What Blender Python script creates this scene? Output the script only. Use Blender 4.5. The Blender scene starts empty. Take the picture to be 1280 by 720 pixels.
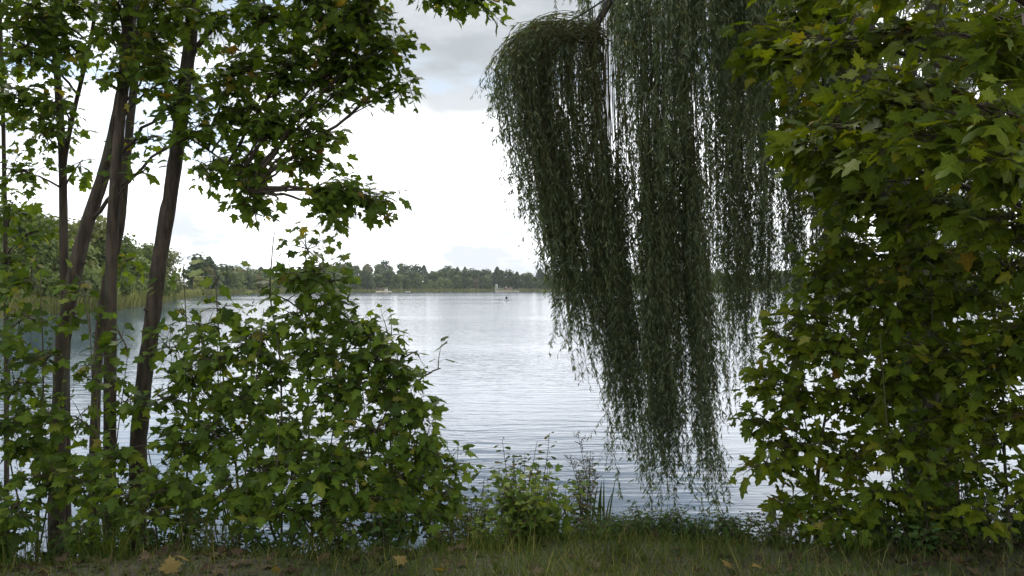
import bpy, math
import numpy as np
from math import radians, pi

SC = bpy.context.scene
COL = SC.collection
# ------------------------------------------------------------------ camera
H = 2.7                       # eye above the lake surface (z = 0)
F = 995.0                     # focal length in pixels of the 1280 px photograph
cd = bpy.data.cameras.new('camera')
cam = bpy.data.objects.new('camera', cd)
COL.objects.link(cam)
cam.location = (0, 0, H)
cam.rotation_euler = (radians(90), 0, 0)
cd.sensor_width = 36.0
cd.lens = 36.0 * F / 1280.0
cd.clip_start = 0.05
cd.clip_end = 9000
SC.camera = cam

# ------------------------------------------------------------------ sky, sun, exposure
SUN_EL, SUN_AZ = 48.0, -18.0          # azimuth measured from +Y (the view) towards +X
W = bpy.data.worlds.new('World')
SC.world = W
W.use_nodes = True


def nodes_of(tree):
    tree.nodes.clear()
    return tree.nodes, tree.links


class NT:
    """tiny node-tree helper"""
    def __init__(self, tree):
        tree.nodes.clear()
        self.t = tree

    def n(self, typ, **kw):
        nd = self.t.nodes.new(typ)
        for k, v in kw.items():
            setattr(nd, k, v)
        return nd

    def put(self, sock, v):
        if hasattr(v, 'is_output'):
            self.t.links.new(v, sock)
        elif v is not None:
            if sock.type == 'RGBA' and len(v) == 3:
                v = (*v, 1)
            sock.default_value = v

    def math(self, op, a, b=None, c=None, clamp=False):
        nd = self.n('ShaderNodeMath', operation=op, use_clamp=clamp)
        self.put(nd.inputs[0], a)
        if b is not None:
            self.put(nd.inputs[1], b)
        if c is not None:
            self.put(nd.inputs[2], c)
        return nd.outputs[0]

    def smooth(self, v, lo, hi, a=0.0, b=1.0):
        nd = self.n('ShaderNodeMapRange', interpolation_type='SMOOTHSTEP')
        self.put(nd.inputs[0], v)
        for i, x in enumerate((lo, hi, a, b)):
            nd.inputs[1 + i].default_value = x
        return nd.outputs[0]

    def mix(self, f, a, b, blend='MIX'):
        nd = self.n('ShaderNodeMix', data_type='RGBA', blend_type=blend)
        self.put(nd.inputs[0], f)
        self.put(nd.inputs[6], a)
        self.put(nd.inputs[7], b)
        return nd.outputs[2]

    def noise(self, vec, scale, detail=4, rough=0.5, dist=0.0):
        nd = self.n('ShaderNodeTexNoise')
        if vec is not None:
            self.put(nd.inputs['Vector'], vec)
        nd.inputs['Scale'].default_value = scale
        nd.inputs['Detail'].default_value = detail
        nd.inputs['Roughness'].default_value = rough
        nd.inputs['Distortion'].default_value = dist
        return nd.outputs['Fac']

    def mapping(self, vec, loc=(0, 0, 0), scale=(1, 1, 1), rot=(0, 0, 0)):
        nd = self.n('ShaderNodeMapping')
        self.put(nd.inputs['Vector'], vec)
        nd.inputs['Location'].default_value = loc
        nd.inputs['Scale'].default_value = scale
        nd.inputs['Rotation'].default_value = rot
        return nd.outputs[0]

    def ramp(self, f, stops):
        nd = self.n('ShaderNodeValToRGB')
        self.put(nd.inputs[0], f)
        e = nd.color_ramp.elements
        while len(e) < len(stops):
            e.new(0.5)
        for el, (p, c) in zip(e, stops):
            el.position = p
            el.color = (*c, 1)
        return nd.outputs[0]


wt = NT(W.node_tree)
sky = wt.n('ShaderNodeTexSky', sky_type='NISHITA', sun_disc=False)
sky.sun_elevation = radians(SUN_EL)
sky.sun_rotation = radians(SUN_AZ)
sky.air_density = 1.0
sky.dust_density = 1.0
tc = wt.n('ShaderNodeTexCoord')
sx = wt.n('ShaderNodeSeparateXYZ')
wt.put(sx.inputs[0], tc.outputs['Generated'])
X, Y, Z = sx.outputs
pm = wt.mapping(tc.outputs['Generated'], loc=(3.1, 0.4, 1.7), scale=(1.5, 1.5, 4.2))
big = wt.noise(pm, 1.7, 3, 0.5)
fine = wt.noise(pm, 4.6, 6, 0.55)
nz = wt.math('ADD', wt.math('MULTIPLY', wt.math('SUBTRACT', big, 0.5), 0.30),
             wt.math('MULTIPLY', wt.math('SUBTRACT', fine, 0.5), 0.12))
# billowing white bank low over the lake, a grey deck above it
elev = wt.math('ADD', Z, nz)
xo = wt.math('ADD', X, 0.07)
elev = wt.math('SUBTRACT', elev, wt.math('MULTIPLY', wt.math('MULTIPLY', xo, xo), 0.75))
deck = wt.smooth(elev, 0.16, 0.235)
streak = wt.smooth(fine, 0.47, 0.66)
lowgrey = wt.math('MULTIPLY', streak, wt.smooth(Z, 0.19, 0.07))
white = wt.mix(lowgrey, (13.0, 13.3, 13.7), (5.4, 5.75, 6.1))
grey = wt.mix(wt.smooth(fine, 0.35, 0.7), (3.3, 3.6, 3.85), (4.8, 5.0, 5.2))
grey = wt.mix(wt.smooth(Z, 0.42, 0.72), grey, (8.6, 9.0, 9.4))
cloud = wt.mix(deck, white, grey)
gapn = wt.math('ADD', wt.noise(pm, 2.3, 4, 0.5), wt.smooth(X, -0.12, -0.38, 0.0, 0.10))
gap = wt.math('MULTIPLY', wt.smooth(gapn, 0.52, 0.68), wt.smooth(Z, 0.09, 0.2))
skyb = wt.mix(0.8, sky.outputs[0], (3.7, 5.0, 6.5))
cloud = wt.mix(gap, cloud, skyb)
# the side of the sky away from the sun is dimmer
side = wt.smooth(Y, -0.5, 0.75, 0.92, 1.0)
sidec = wt.n('ShaderNodeCombineXYZ')
for i in range(3):
    wt.put(sidec.inputs[i], side)
cloud = wt.mix(1.0, cloud, sidec.outputs[0], 'MULTIPLY')
bg = wt.n('ShaderNodeBackground')
wt.put(bg.inputs[0], cloud)
bg.inputs[1].default_value = 0.1
wo = wt.n('ShaderNodeOutputWorld')
wt.put(wo.inputs[0], bg.outputs[0])

sd = bpy.data.lights.new('sun', 'SUN')
sd.energy = 1.5
sd.angle = radians(14)
sd.color = (1.0, 0.95, 0.86)
sun = bpy.data.objects.new('sun', sd)
COL.objects.link(sun)
sun.rotation_euler = (radians(90 - SUN_EL), 0, radians(180 - SUN_AZ))

SC.view_settings.view_transform = 'Standard'
SC.view_settings.look = 'None'
SC.view_settings.gamma = 1.0
SC.view_settings.use_curve_mapping = False
SC.view_settings.exposure = 0.74
SC.render.engine = 'CYCLES'
SC.cycles.max_bounces = 8
SC.cycles.transparent_max_bounces = 8
SC.cycles.diffuse_bounces = 4

# ------------------------------------------------------------------ helpers
R = np.random.default_rng(7)


def at(px, py, d):
    """point on the sight line of a photograph pixel, d metres ahead"""
    return np.array([(px - 640.0) / F * d, d, H - (py - 360.0) / F * d])


def unit(v):
    v = np.asarray(v, float)
    return v / np.maximum(np.linalg.norm(v, axis=-1, keepdims=True), 1e-9)


def link(name, me, mat=None, parent=None, loc=None):
    o = bpy.data.objects.new(name, me)
    COL.objects.link(o)
    if mat is not None:
        me.materials.append(mat)
    if parent is not None:
        o.parent = parent
    if loc is not None:
        o.location = loc
    return o


def tri_mesh(name, V, T, smooth=False):
    V = np.ascontiguousarray(V, dtype=np.float32)
    T = np.ascontiguousarray(T, dtype=np.int32)
    me = bpy.data.meshes.new(name)
    me.vertices.add(len(V))
    me.vertices.foreach_set('co', V.ravel())
    me.loops.add(T.size)
    me.loops.foreach_set('vertex_index', T.ravel())
    me.polygons.add(len(T))
    me.polygons.foreach_set('loop_start', np.arange(0, T.size, 3, dtype=np.int32))
    if smooth:
        me.polygons.foreach_set('use_smooth', np.ones(len(T), dtype=bool))
    me.update(calc_edges=True)
    me.validate()
    return me


class Buf:
    """collects triangles of ONE mesh"""
    def __init__(self):
        self.v, self.t, self.k = [], [], 0

    def add(self, V, T):
        self.v.append(np.asarray(V, float))
        self.t.append(np.asarray(T, int) + self.k)
        self.k += len(V)

    def tube(self, P, rad, k=6, cap=True, wob=0.0):
        P = np.asarray(P, float)
        n = len(P)
        rad = np.broadcast_to(np.asarray(rad, float), (n,))
        tan = unit(np.gradient(P, axis=0))
        ref = np.array([0.31, 0.95, 0.05]) if abs(tan[0] @ np.array([0, 1, 0])) < 0.8 else np.array([1.0, 0, 0])
        a = unit(np.cross(tan, ref))
        b = np.cross(tan, a)
        th = np.linspace(0, 2 * pi, k, endpoint=False)
        ring = (np.cos(th)[None, :, None] * a[:, None] + np.sin(th)[None, :, None] * b[:, None])
        rr = rad[:, None, None]
        if wob:
            rr = rr * (1 + wob * R.normal(size=(n, k, 1)))
        V = (P[:, None] + rr * ring).reshape(-1, 3)
        i = np.arange(n - 1)[:, None] * k
        j = np.arange(k)[None]
        j2 = (j + 1) % k
        q = np.stack([i + j, i + j2, i + k + j2, i + k + j], -1).reshape(-1, 4)
        T = np.concatenate([q[:, [0, 1, 2]], q[:, [0, 2, 3]]])
        if cap:
            V = np.concatenate([V, P[[-1]]])
            e = (n - 1) * k
            T = np.concatenate([T, np.stack([e + np.arange(k), e + (np.arange(k) + 1) % k, np.full(k, n * k)], -1)])
        self.add(V, T)

    def box(self, c, s, rz=0.0):
        c = np.asarray(c, float)
        s = np.asarray(s, float) / 2
        B = np.array([[x, y, z] for z in (-1, 1) for y in (-1, 1) for x in (-1, 1)], float) * s
        cs, sn = math.cos(rz), math.sin(rz)
        B = B @ np.array([[cs, sn, 0], [-sn, cs, 0], [0, 0, 1]])
        self.add(B + c, [[0, 2, 3], [0, 3, 1], [4, 5, 7], [4, 7, 6], [0, 1, 5], [0, 5, 4],
                         [2, 6, 7], [2, 7, 3], [0, 4, 6], [0, 6, 2], [1, 3, 7], [1, 7, 5]])

    def leaves(self, tmpl, pos, dirv, nrm, size, curl=None, wid=None):
        """tmpl = (verts m x 3 [width, length, lift], tris); all leaves at once"""
        TV, TT = tmpl[:2]
        pos = np.asarray(pos, float)
        N = len(pos)
        if N == 0:
            return
        d = unit(dirv)
        s = unit(np.cross(d, nrm))
        nn = np.cross(s, d)
        size = np.broadcast_to(np.asarray(size, float), (N,))
        curl = np.ones(N) if curl is None else curl
        wid = np.ones(N) if wid is None else wid
        V = (pos[:, None] + size[:, None, None] * (
            (TV[None, :, 0] * wid[:, None])[..., None] * s[:, None] + TV[None, :, 1, None] * d[:, None]
            + (TV[None, :, 2] * curl[:, None])[..., None] * nn[:, None]))
        m = len(TV)
        T = (TT[None] + (np.arange(N) * m)[:, None, None]).reshape(-1, 3)
        self.add(V.reshape(-1, 3), T)

    def mesh(self, name, origin=(0, 0, 0), smooth=False):
        return tri_mesh(name, np.concatenate(self.v) - np.asarray(origin, float), np.concatenate(self.t), smooth)

    def obj(self, name, mat, parent=None, origin=(0, 0, 0), smooth=False):
        return link(name, self.mesh(name, origin, smooth), mat, parent)


def thing(name, label, cat, loc, group=None):
    o = bpy.data.objects.new(name, None)
    COL.objects.link(o)
    o.empty_display_size = 0.2
    o.location = tuple(float(c) for c in loc)
    return tag(o, label, cat, group)


def tag(o, label=None, cat=None, group=None, kind=None):
    if label: o['label'] = label
    if cat: o['category'] = cat
    if group: o['group'] = group
    if kind: o['kind'] = kind
    return o


def dup(root, loc, rz=0.0, s=1.0, label=None):
    r = root.copy()
    COL.objects.link(r)
    r.location = tuple(float(c) for c in loc)
    r.rotation_euler = (0, 0, rz)
    r.scale = (s, s, s) if np.isscalar(s) else s
    if label: r['label'] = label
    for ch in list(root.children):
        c = ch.copy()
        COL.objects.link(c)
        c.parent = r
    return r


def bez(P0, P1, P2, n):
    t = np.linspace(0, 1, n)[:, None]
    return (1 - t) ** 2 * np.asarray(P0) + 2 * t * (1 - t) * np.asarray(P1) + t ** 2 * np.asarray(P2)


def spline(P, n):
    """Catmull-Rom through points"""
    P = np.asarray(P, float)
    Q = np.concatenate([[2 * P[0] - P[1]], P, [2 * P[-1] - P[-2]]])
    out = []
    m = len(P) - 1
    for u in np.linspace(0, m - 1e-6, n):
        i = int(u); t = u - i
        a, b, c, d = Q[i:i + 4]
        out.append(0.5 * (2 * b + (c - a) * t + (2 * a - 5 * b + 4 * c - d) * t * t + (3 * b - a - 3 * c + d) * t ** 3))
    return np.array(out)


# ------------------------------------------------------------------ leaf shapes
def fan(half, mid=0.36, droop=0.12, fold=0.10):
    half = np.array(half, float)
    left = half[1:-1][::-1] * [-1, 1]
    P = np.concatenate([half, left])
    r2 = P[:, 0] ** 2 + (P[:, 1] - mid) ** 2
    V = np.concatenate([np.c_[P, fold * np.abs(P[:, 0]) - droop * r2 * 1.6], [[0, mid, 0]]])
    n = len(P)
    T = np.stack([np.full(n, n), np.arange(n), (np.arange(n) + 1) % n], -1)
    r2 = np.sqrt(r2)
    tip = (r2 >= np.roll(r2, 1)) & (r2 >= np.roll(r2, -1)) & (r2 > 0.3)
    tip[0] = True
    return V, T, np.concatenate([tip.astype(float), [1.0]])     # rib: 1 on the midrib ends and lobe tips


MAPLE = fan([(0, 0.02), (0.13, -0.09), (0.36, -0.07), (0.27, 0.07), (0.41, 0.14), (0.62, 0.34), (0.40, 0.36),
             (0.42, 0.52), (0.22, 0.47), (0.24, 0.70), (0.10, 0.74), (0, 1.0)], 0.32)
MAPLE_B = fan([(0, 0.0), (0.16, -0.06), (0.34, 0.0), (0.28, 0.12), (0.58, 0.40), (0.36, 0.42),
               (0.22, 0.52), (0.22, 0.72), (0, 0.96)], 0.32, 0.16, -0.12)
OAK = fan([(0, 0), (0.08, 0.08), (0.16, 0.18), (0.11, 0.26), (0.24, 0.42), (0.16, 0.50), (0.26, 0.66), (0.17, 0.74),
           (0.18, 0.9), (0, 1.0)], 0.5, 0.15)
OVAL = (np.array([(0, 0, 0), (0.2, 0.3, 0.05), (0.22, 0.55, 0.03), (0, 1, -0.12), (-0.22, 0.55, 0.03), (-0.2, 0.3, 0.05),
                  (0, 0.45, -0.03)], float),
        np.array([[6, 0, 1], [6, 1, 2], [6, 2, 3], [6, 3, 4], [6, 4, 5], [6, 5, 0]]))
WILLOW = (np.array([(0, 0, 0), (0.095, 0.38, 0.03), (0, 1, -0.10), (-0.095, 0.38, 0.03)], float),
          np.array([[0, 1, 2], [0, 2, 3]]))
CLUMP = (np.array([(0, -0.5, 0), (0.34, -0.22, 0.05), (0.5, 0.2, -0.08), (0.12, 0.5, 0.1), (-0.4, 0.36, -0.05),
                   (-0.48, -0.2, 0.08), (0, 0, 0.12)], float),
         np.array([[6, 0, 1], [6, 1, 2], [6, 2, 3], [6, 3, 4], [6, 4, 5], [6, 5, 0]]))


# ------------------------------------------------------------------ materials
def new_mat(name):
    m = bpy.data.materials.new(name)
    m.use_nodes = True
    return m, NT(m.node_tree)


def leaf_mat(name, stops, trans=0.4, rough=0.55, tint=(1.35, 1.25, 0.45), patch=0.35, spec=0.14, pscale=1.6):
    m, t = new_mat(name)
    g = t.n('ShaderNodeNewGeometry')
    col = t.ramp(g.outputs['Random Per Island'], stops)
    tcn = t.n('ShaderNodeTexCoord')
    nz_ = t.noise(tcn.outputs['Object'], pscale, 3)
    col = t.mix(t.smooth(nz_, 0.3, 0.7, 0, patch), col, (0.55, 0.62, 0.5), 'MULTIPLY')
    mott = t.noise(tcn.outputs['Object'], 55, 2)
    col = t.mix(t.smooth(mott, 0.45, 0.75, 0, 0.28), col, (0.5, 0.55, 0.4), 'MULTIPLY')
    rb_ = t.n('ShaderNodeAttribute', attribute_name='rib')
    col = t.mix(t.smooth(rb_.outputs['Fac'], 0.84, 0.98, 0, 0.55), col, t.mix(1.0, col, (1.9, 1.75, 1.9), 'MULTIPLY'))
    p = t.n('ShaderNodeBsdfPrincipled')
    t.put(p.inputs['Base Color'], col)
    p.inputs['Roughness'].default_value = rough
    p.inputs['Specular IOR Level'].default_value = spec
    tr = t.n('ShaderNodeBsdfTranslucent')
    t.put(tr.inputs[0], t.mix(1.0, col, tint, 'MULTIPLY'))
    mx = t.n('ShaderNodeMixShader')
    mx.inputs[0].default_value = trans
    t.put(mx.inputs[1], p.outputs[0])
    t.put(mx.inputs[2], tr.outputs[0])
    o = t.n('ShaderNodeOutputMaterial')
    t.put(o.inputs[0], mx.outputs[0])
    return m


def rough_mat(name, c1, c2, scale=6, rough=0.85, bump=0.4, stretch=(1, 1, 1), c3=None, spec=0.2, bscale=None):
    m, t = new_mat(name)
    tcn = t.n('ShaderNodeTexCoord')
    v = t.mapping(tcn.outputs['Object'], scale=stretch)
    f = t.noise(v, scale, 6, 0.6)
    col = t.mix(t.smooth(f, 0.35, 0.68), c1, c2)
    if c3 is not None:
        col = t.mix(t.smooth(t.noise(v, scale * 0.35, 4, 0.6), 0.52, 0.68), col, c3)
    p = t.n('ShaderNodeBsdfPrincipled')
    t.put(p.inputs['Base Color'], col)
    p.inputs['Roughness'].default_value = rough
    p.inputs['Specular IOR Level'].default_value = spec
    if bump:
        b = t.n('ShaderNodeBump')
        b.inputs['Strength'].default_value = bump
        b.inputs['Distance'].default_value = 0.02
        t.put(b.inputs['Height'], t.noise(v, bscale or scale * 2.5, 6, 0.65))
        t.put(p.inputs['Normal'], b.outputs[0])
    o = t.n('ShaderNodeOutputMaterial')
    t.put(o.inputs[0], p.outputs[0])
    return m


M = {}
M['bark'] = rough_mat('maple_bark', (0.088, 0.066, 0.048), (0.034, 0.027, 0.02), 18, 0.9, 0.9, (1, 1, 0.22), (0.075, 0.078, 0.05))
M['wbark'] = rough_mat('willow_bark', (0.07, 0.06, 0.05), (0.03, 0.026, 0.022), 9, 0.95, 1.0, (1, 1, 0.2))
M['twig'] = rough_mat('twig_bark', (0.075, 0.055, 0.038), (0.045, 0.035, 0.025), 30, 0.8, 0.0)
M['stem'] = rough_mat('sapling_stem', (0.10, 0.085, 0.05), (0.06, 0.055, 0.03), 30, 0.8, 0.0)
M['wtwig'] = rough_mat('willow_twig', (0.13, 0.11, 0.045), (0.09, 0.085, 0.035), 20, 0.7, 0.0)
M['maple'] = leaf_mat('maple_crown_leaf', [(0, (0.067, 0.110, 0.014)), (0.5, (0.100, 0.160, 0.018)), (0.93, (0.140, 0.198, 0.022)),
                                           (0.985, (0.207, 0.187, 0.030)), (1, (0.232, 0.143, 0.030))], 0.5)
M['sapling'] = leaf_mat('sapling_leaf', [(0, (0.040, 0.070, 0.011)), (0.45, (0.088, 0.143, 0.017)), (0.85, (0.135, 0.200, 0.020)),
                                         (0.97, (0.176, 0.218, 0.025)), (1, (0.199, 0.161, 0.033))], 0.42)
M['right'] = leaf_mat('near_maple_leaf', [(0, (0.054, 0.085, 0.007)), (0.45, (0.107, 0.148, 0.010)), (0.93, (0.163, 0.198, 0.013)),
                                          (0.985, (0.205, 0.190, 0.017)), (1, (0.215, 0.129, 0.020))], 0.42)
M['willow'] = leaf_mat('willow_leaf', [(0, (0.085, 0.118, 0.052)), (0.5, (0.122, 0.161, 0.070)), (0.9, (0.169, 0.208, 0.086)),
                                       (1, (0.263, 0.246, 0.072))], 0.28, 0.42, (1.2, 1.2, 0.6), 0.3, 0.5)
M['weed'] = leaf_mat('weed_leaf', [(0, (0.072, 0.113, 0.019)), (0.6, (0.120, 0.189, 0.029)), (1, (0.204, 0.239, 0.034))], 0.4)
M['oak'] = leaf_mat('oak_leaf', [(0, (0.048, 0.069, 0.019)), (0.6, (0.078, 0.107, 0.024)), (1, (0.156, 0.113, 0.029))], 0.3)
M['bramble'] = leaf_mat('bramble_leaf', [(0, (0.042, 0.079, 0.022)), (0.7, (0.068, 0.118, 0.029)), (1, (0.105, 0.158, 0.036))], 0.3)
M['grass'] = leaf_mat('grass_blade', [(0, (0.057, 0.085, 0.017)), (0.5, (0.086, 0.121, 0.023)), (0.82, (0.115, 0.133, 0.032)),
                                      (0.92, (0.255, 0.221, 0.072)), (1, (0.300, 0.252, 0.096))], 0.3, 0.5, (1.2, 1.15, 0.6), 0.4)
M['litter'] = leaf_mat('dead_leaf', [(0, (0.035, 0.022, 0.015)), (0.6, (0.07, 0.042, 0.025)), (1, (0.12, 0.08, 0.045))], 0.2, 0.7, (1, .9, .7))
M['yellow'] = leaf_mat('yellow_leaf', [(0, (0.21, 0.14, 0.05)), (1, (0.28, 0.22, 0.06))], 0.3, 0.6)
M['reed'] = leaf_mat('reed_blade', [(0, (0.149, 0.181, 0.055)), (0.6, (0.218, 0.229, 0.078)), (1, (0.287, 0.254, 0.101))], 0.3, 0.6, (1.1, 1.05, .7), 0.4, 0.2, 0.05)
M['fresh_reed'] = leaf_mat('iris_blade', [(0, (0.040, 0.066, 0.028)), (1, (0.069, 0.103, 0.037))], 0.25, 0.4)
M['seed'] = rough_mat('seed_head', (0.13, 0.09, 0.05), (0.08, 0.06, 0.035), 40, 0.9, 0)
for nm, a, b in (('far_dark', (0.049, 0.079, 0.027), (0.082, 0.116, 0.037)), ('far_mid', (0.082, 0.123, 0.037), (0.121, 0.165, 0.046)),
                 ('far_pale', (0.162, 0.206, 0.067), (0.211, 0.248, 0.079)), ('far_brown', (0.138, 0.123, 0.055), (0.179, 0.156, 0.061)),
                 ('far_pine', (0.042, 0.070, 0.032), (0.073, 0.099, 0.042)), ('far_yellow', (0.194, 0.215, 0.055), (0.259, 0.264, 0.067)),
                 ('mid_green', (0.097, 0.140, 0.034), (0.162, 0.206, 0.051)), ('mid_olive', (0.145, 0.165, 0.049), (0.227, 0.231, 0.073))):
    M[nm] = leaf_mat(nm + '_crown', [(0, a), (1, b)], 0.3, 0.6, (1.15, 1.1, 0.6), 0.35, 0.15, 0.35)

# ground of the near bank
m, t = new_mat('bank_soil')
tcn = t.n('ShaderNodeTexCoord')
o3 = tcn.outputs['Object']
c = t.mix(t.smooth(t.noise(o3, 5, 8, 0.65), 0.35, 0.65), (0.045, 0.034, 0.022), (0.07, 0.06, 0.034))
c = t.mix(t.smooth(t.noise(o3, 1.3, 4, 0.6), 0.42, 0.62), c, (0.045, 0.06, 0.02))
c = t.mix(t.smooth(t.noise(o3, 38, 4, 0.7), 0.55, 0.72), c, (0.12, 0.09, 0.055))
p = t.n('ShaderNodeBsdfPrincipled')
t.put(p.inputs['Base Color'], c)
p.inputs['Roughness'].default_value = 0.95
b = t.n('ShaderNodeBump'); b.inputs['Strength'].default_value = 0.8; b.inputs['Distance'].default_value = 0.03
t.put(b.inputs['Height'], t.noise(o3, 24, 8, 0.7)); t.put(p.inputs['Normal'], b.outputs[0])
o = t.n('ShaderNodeOutputMaterial'); t.put(o.inputs[0], p.outputs[0])
M['soil'] = m
M['far_land'] = rough_mat('far_meadow', (0.10, 0.11, 0.045), (0.07, 0.085, 0.035), 0.05, 0.95, 0, (1, 1, 1), (0.14, 0.12, 0.06))
M['sand'] = rough_mat('beach_sand', (0.45, 0.38, 0.27), (0.36, 0.30, 0.2), 2.0, 0.95, 0)

# lake water: dark body, sharp sky reflection broken by wind ripples
m, t = new_mat('lake_water')
tcn = t.n('ShaderNodeTexCoord')
o3 = tcn.outputs['Object']
v1 = t.mapping(o3, scale=(0.30, 1.0, 1.0), rot=(0, 0, radians(6)))
v2 = t.mapping(o3, scale=(0.42, 1.0, 1.0), rot=(0, 0, radians(-9)))
n1 = t.noise(v1, 2.6, 3, 0.5, 0.3)
n2 = t.noise(v2, 6.5, 3, 0.5, 0.2)
patchw = t.smooth(t.noise(t.mapping(o3, scale=(0.006, 0.03, 1)), 1.0, 3, 0.5), 0.35, 0.65, 0.22, 1.0)
hgt = t.math('MULTIPLY', t.math('ADD', n1, t.math('MULTIPLY', n2, 0.34)), patchw)
b = t.n('ShaderNodeBump')
b.inputs['Strength'].default_value = 1.0
b.inputs['Distance'].default_value = 0.042
t.put(b.inputs['Height'], hgt)
p = t.n('ShaderNodeBsdfPrincipled')
p.inputs['Base Color'].default_value = (0.03, 0.062, 0.105, 1)
p.inputs['Roughness'].default_value = 0.09
p.inputs['IOR'].default_value = 1.333
t.put(p.inputs['Normal'], b.outputs[0])
o = t.n('ShaderNodeOutputMaterial'); t.put(o.inputs[0], p.outputs[0])
M['water'] = m


def plain(name, col, rough=0.5, var=0.15):
    return rough_mat(name, col, tuple(x * (1 - var) for x in col), 3, rough, 0, spec=0.4)


M['white_paint'] = plain('white_paint', (0.8, 0.8, 0.78), 0.5)
M['dark_cloth'] = plain('dark_jacket', (0.03, 0.032, 0.04), 0.9)
M['hull_in'] = plain('boat_inside', (0.45, 0.4, 0.32), 0.7)
M['skin'] = plain('skin', (0.45, 0.3, 0.22), 0.6)
M['wood'] = plain('oar_wood', (0.3, 0.2, 0.11), 0.6)
M['red_roof'] = plain('red_roof', (0.32, 0.19, 0.14), 0.8)
M['hut_wall'] = plain('hut_wall', (0.5, 0.42, 0.34), 0.8)
M['glass_dark'] = plain('dark_window', (0.03, 0.035, 0.04), 0.2)


# ------------------------------------------------------------------ terrain and water
def sstep(x, a, b):
    t_ = np.clip((np.asarray(x, float) - a) / (b - a), 0, 1)
    return t_ * t_ * (3 - 2 * t_)


def wob(x, y, s=1.0):
    return (np.sin(x * 1.3 * s + 0.5) * np.cos(y * 1.7 * s + 1.1) + 0.5 * np.sin(x * 3.1 * s + 2 + y * 1.3 * s)
            + 0.3 * np.sin(y * 5.3 * s - x * 4.1 * s))


def g(x, y):
    """height of the near bank"""
    x = np.asarray(x, float); y = np.asarray(y, float)
    e = y - 0.22 * np.sin(x * 0.9 + 0.6) - 0.1 * np.sin(x * 2.3)
    z = 1.06 - 0.10 * sstep(e, 3.0, 5.3) - 0.98 * sstep(e, 5.0, 7.9) - 1.1 * sstep(e, 7.6, 13)
    return z + 0.028 * wob(x, y) + 0.012 * wob(x, y, 3.1)


def grid_mesh(name, xs, ys, zf):
    gx, gy = np.meshgrid(xs, ys)
    V = np.stack([gx, gy, zf(gx, gy)], -1).reshape(-1, 3)
    nx, ny = len(xs), len(ys)
    i = (np.arange(ny - 1)[:, None] * nx + np.arange(nx - 1)[None]).ravel()
    T = np.concatenate([np.stack([i, i + 1, i + nx + 1], -1), np.stack([i, i + nx + 1, i + nx], -1)])
    return tri_mesh(name, V, T, True)


xs = np.concatenate([np.linspace(-60, -9, 30), np.linspace(-8.8, 8.8, 150), np.linspace(9, 60, 30)])
ys = np.concatenate([np.linspace(-60, 1.5, 30), np.linspace(1.8, 9, 80), np.linspace(9.3, 14, 10)])
gr = link('ground', grid_mesh('ground', xs, ys, g), M['soil'])
gr['kind'] = 'structure'

wm = tri_mesh('water', [(-1900, 5.2, 0), (1900, 5.2, 0), (1900, 2000, 0), (-1900, 2000, 0)], [[0, 1, 2], [0, 2, 3]])
wa = link('water', wm, M['water'])
wa['kind'] = 'structure'

SU = np.array([-6, -2.2, -1.2, -0.80, -0.643, -0.55, -0.50, -0.46, -0.43, -0.40, -0.37, -0.34, -0.30, -0.22, -0.12, 0, 0.2, 0.5, 0.9, 1.6, 3, 8])
SDp = np.array([6, 16, 34, 56, 72, 86, 97, 125, 165, 230, 300, 350, 400, 470, 540, 590, 600, 560, 430, 260, 130, 40])


def shore(u):
    return np.interp(u, SU, SDp)


def far_h(u, back):
    """land height 'back' metres behind the far shoreline"""
    hill = 9.0 * np.exp(-((u + 0.17) / 0.085) ** 2) * sstep(back, 30, 160)
    return -0.6 + 1.1 * sstep(back, -3, 4) + 1.0 * sstep(back, 4, 40) + 2.5 * sstep(back, 40, 400) + hill


us = np.concatenate([np.linspace(-4, -1, 30), np.linspace(-0.98, 1.0, 220), np.linspace(1.05, 4, 40)])
bs = np.array([-3, -1, 0.5, 2, 5, 10, 20, 40, 70, 110, 160, 260, 500, 900, 1500.])
UU, BB = np.meshgrid(us, bs)
D = shore(UU) + BB / np.sqrt(1 + UU ** 2) ** (BB > 30)
V = np.stack([UU * D, D, far_h(UU, BB)], -1).reshape(-1, 3)
nx, ny = len(us), len(bs)
i = (np.arange(ny - 1)[:, None] * nx + np.arange(nx - 1)[None]).ravel()
T = np.concatenate([np.stack([i, i + 1, i + nx + 1], -1), np.stack([i, i + nx + 1, i + nx], -1)])
fs = link('terrain', tri_mesh('terrain', V, T, True), M['far_land'])
fs['kind'] = 'structure'


def far_pt(u, back):
    d = shore(u) + back
    return np.array([u * d, d, float(far_h(u, back))])


# sandy bathing places on the far shore
def beach(u0, u1, b1):
    u = np.linspace(u0, u1, 24)
    k = np.sin(np.linspace(0, pi, 24)) ** 0.6
    rows = []
    for f in (0, 0.33, 0.66, 1.0):
        bk = 1.0 + (b1 * k - 1.0 * (f > 0)) * f
        d = shore(u) + bk
        rows.append(np.stack([u * d, d, far_h(u, bk) + 0.06], -1))
    V = np.concatenate(rows)
    i = (np.arange(3)[:, None] * 24 + np.arange(23)[None]).ravel()
    T = np.concatenate([np.stack([i, i + 1, i + 25], -1), np.stack([i, i + 25, i + 24], -1)])
    o = link('beach', tri_mesh('beach', V, T), M['sand'])
    o['kind'] = 'structure'


beach(-0.022, 0.010, 14)
beach(-0.172, -0.150, 12)
beach(-0.262, -0.246, 10)


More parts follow.
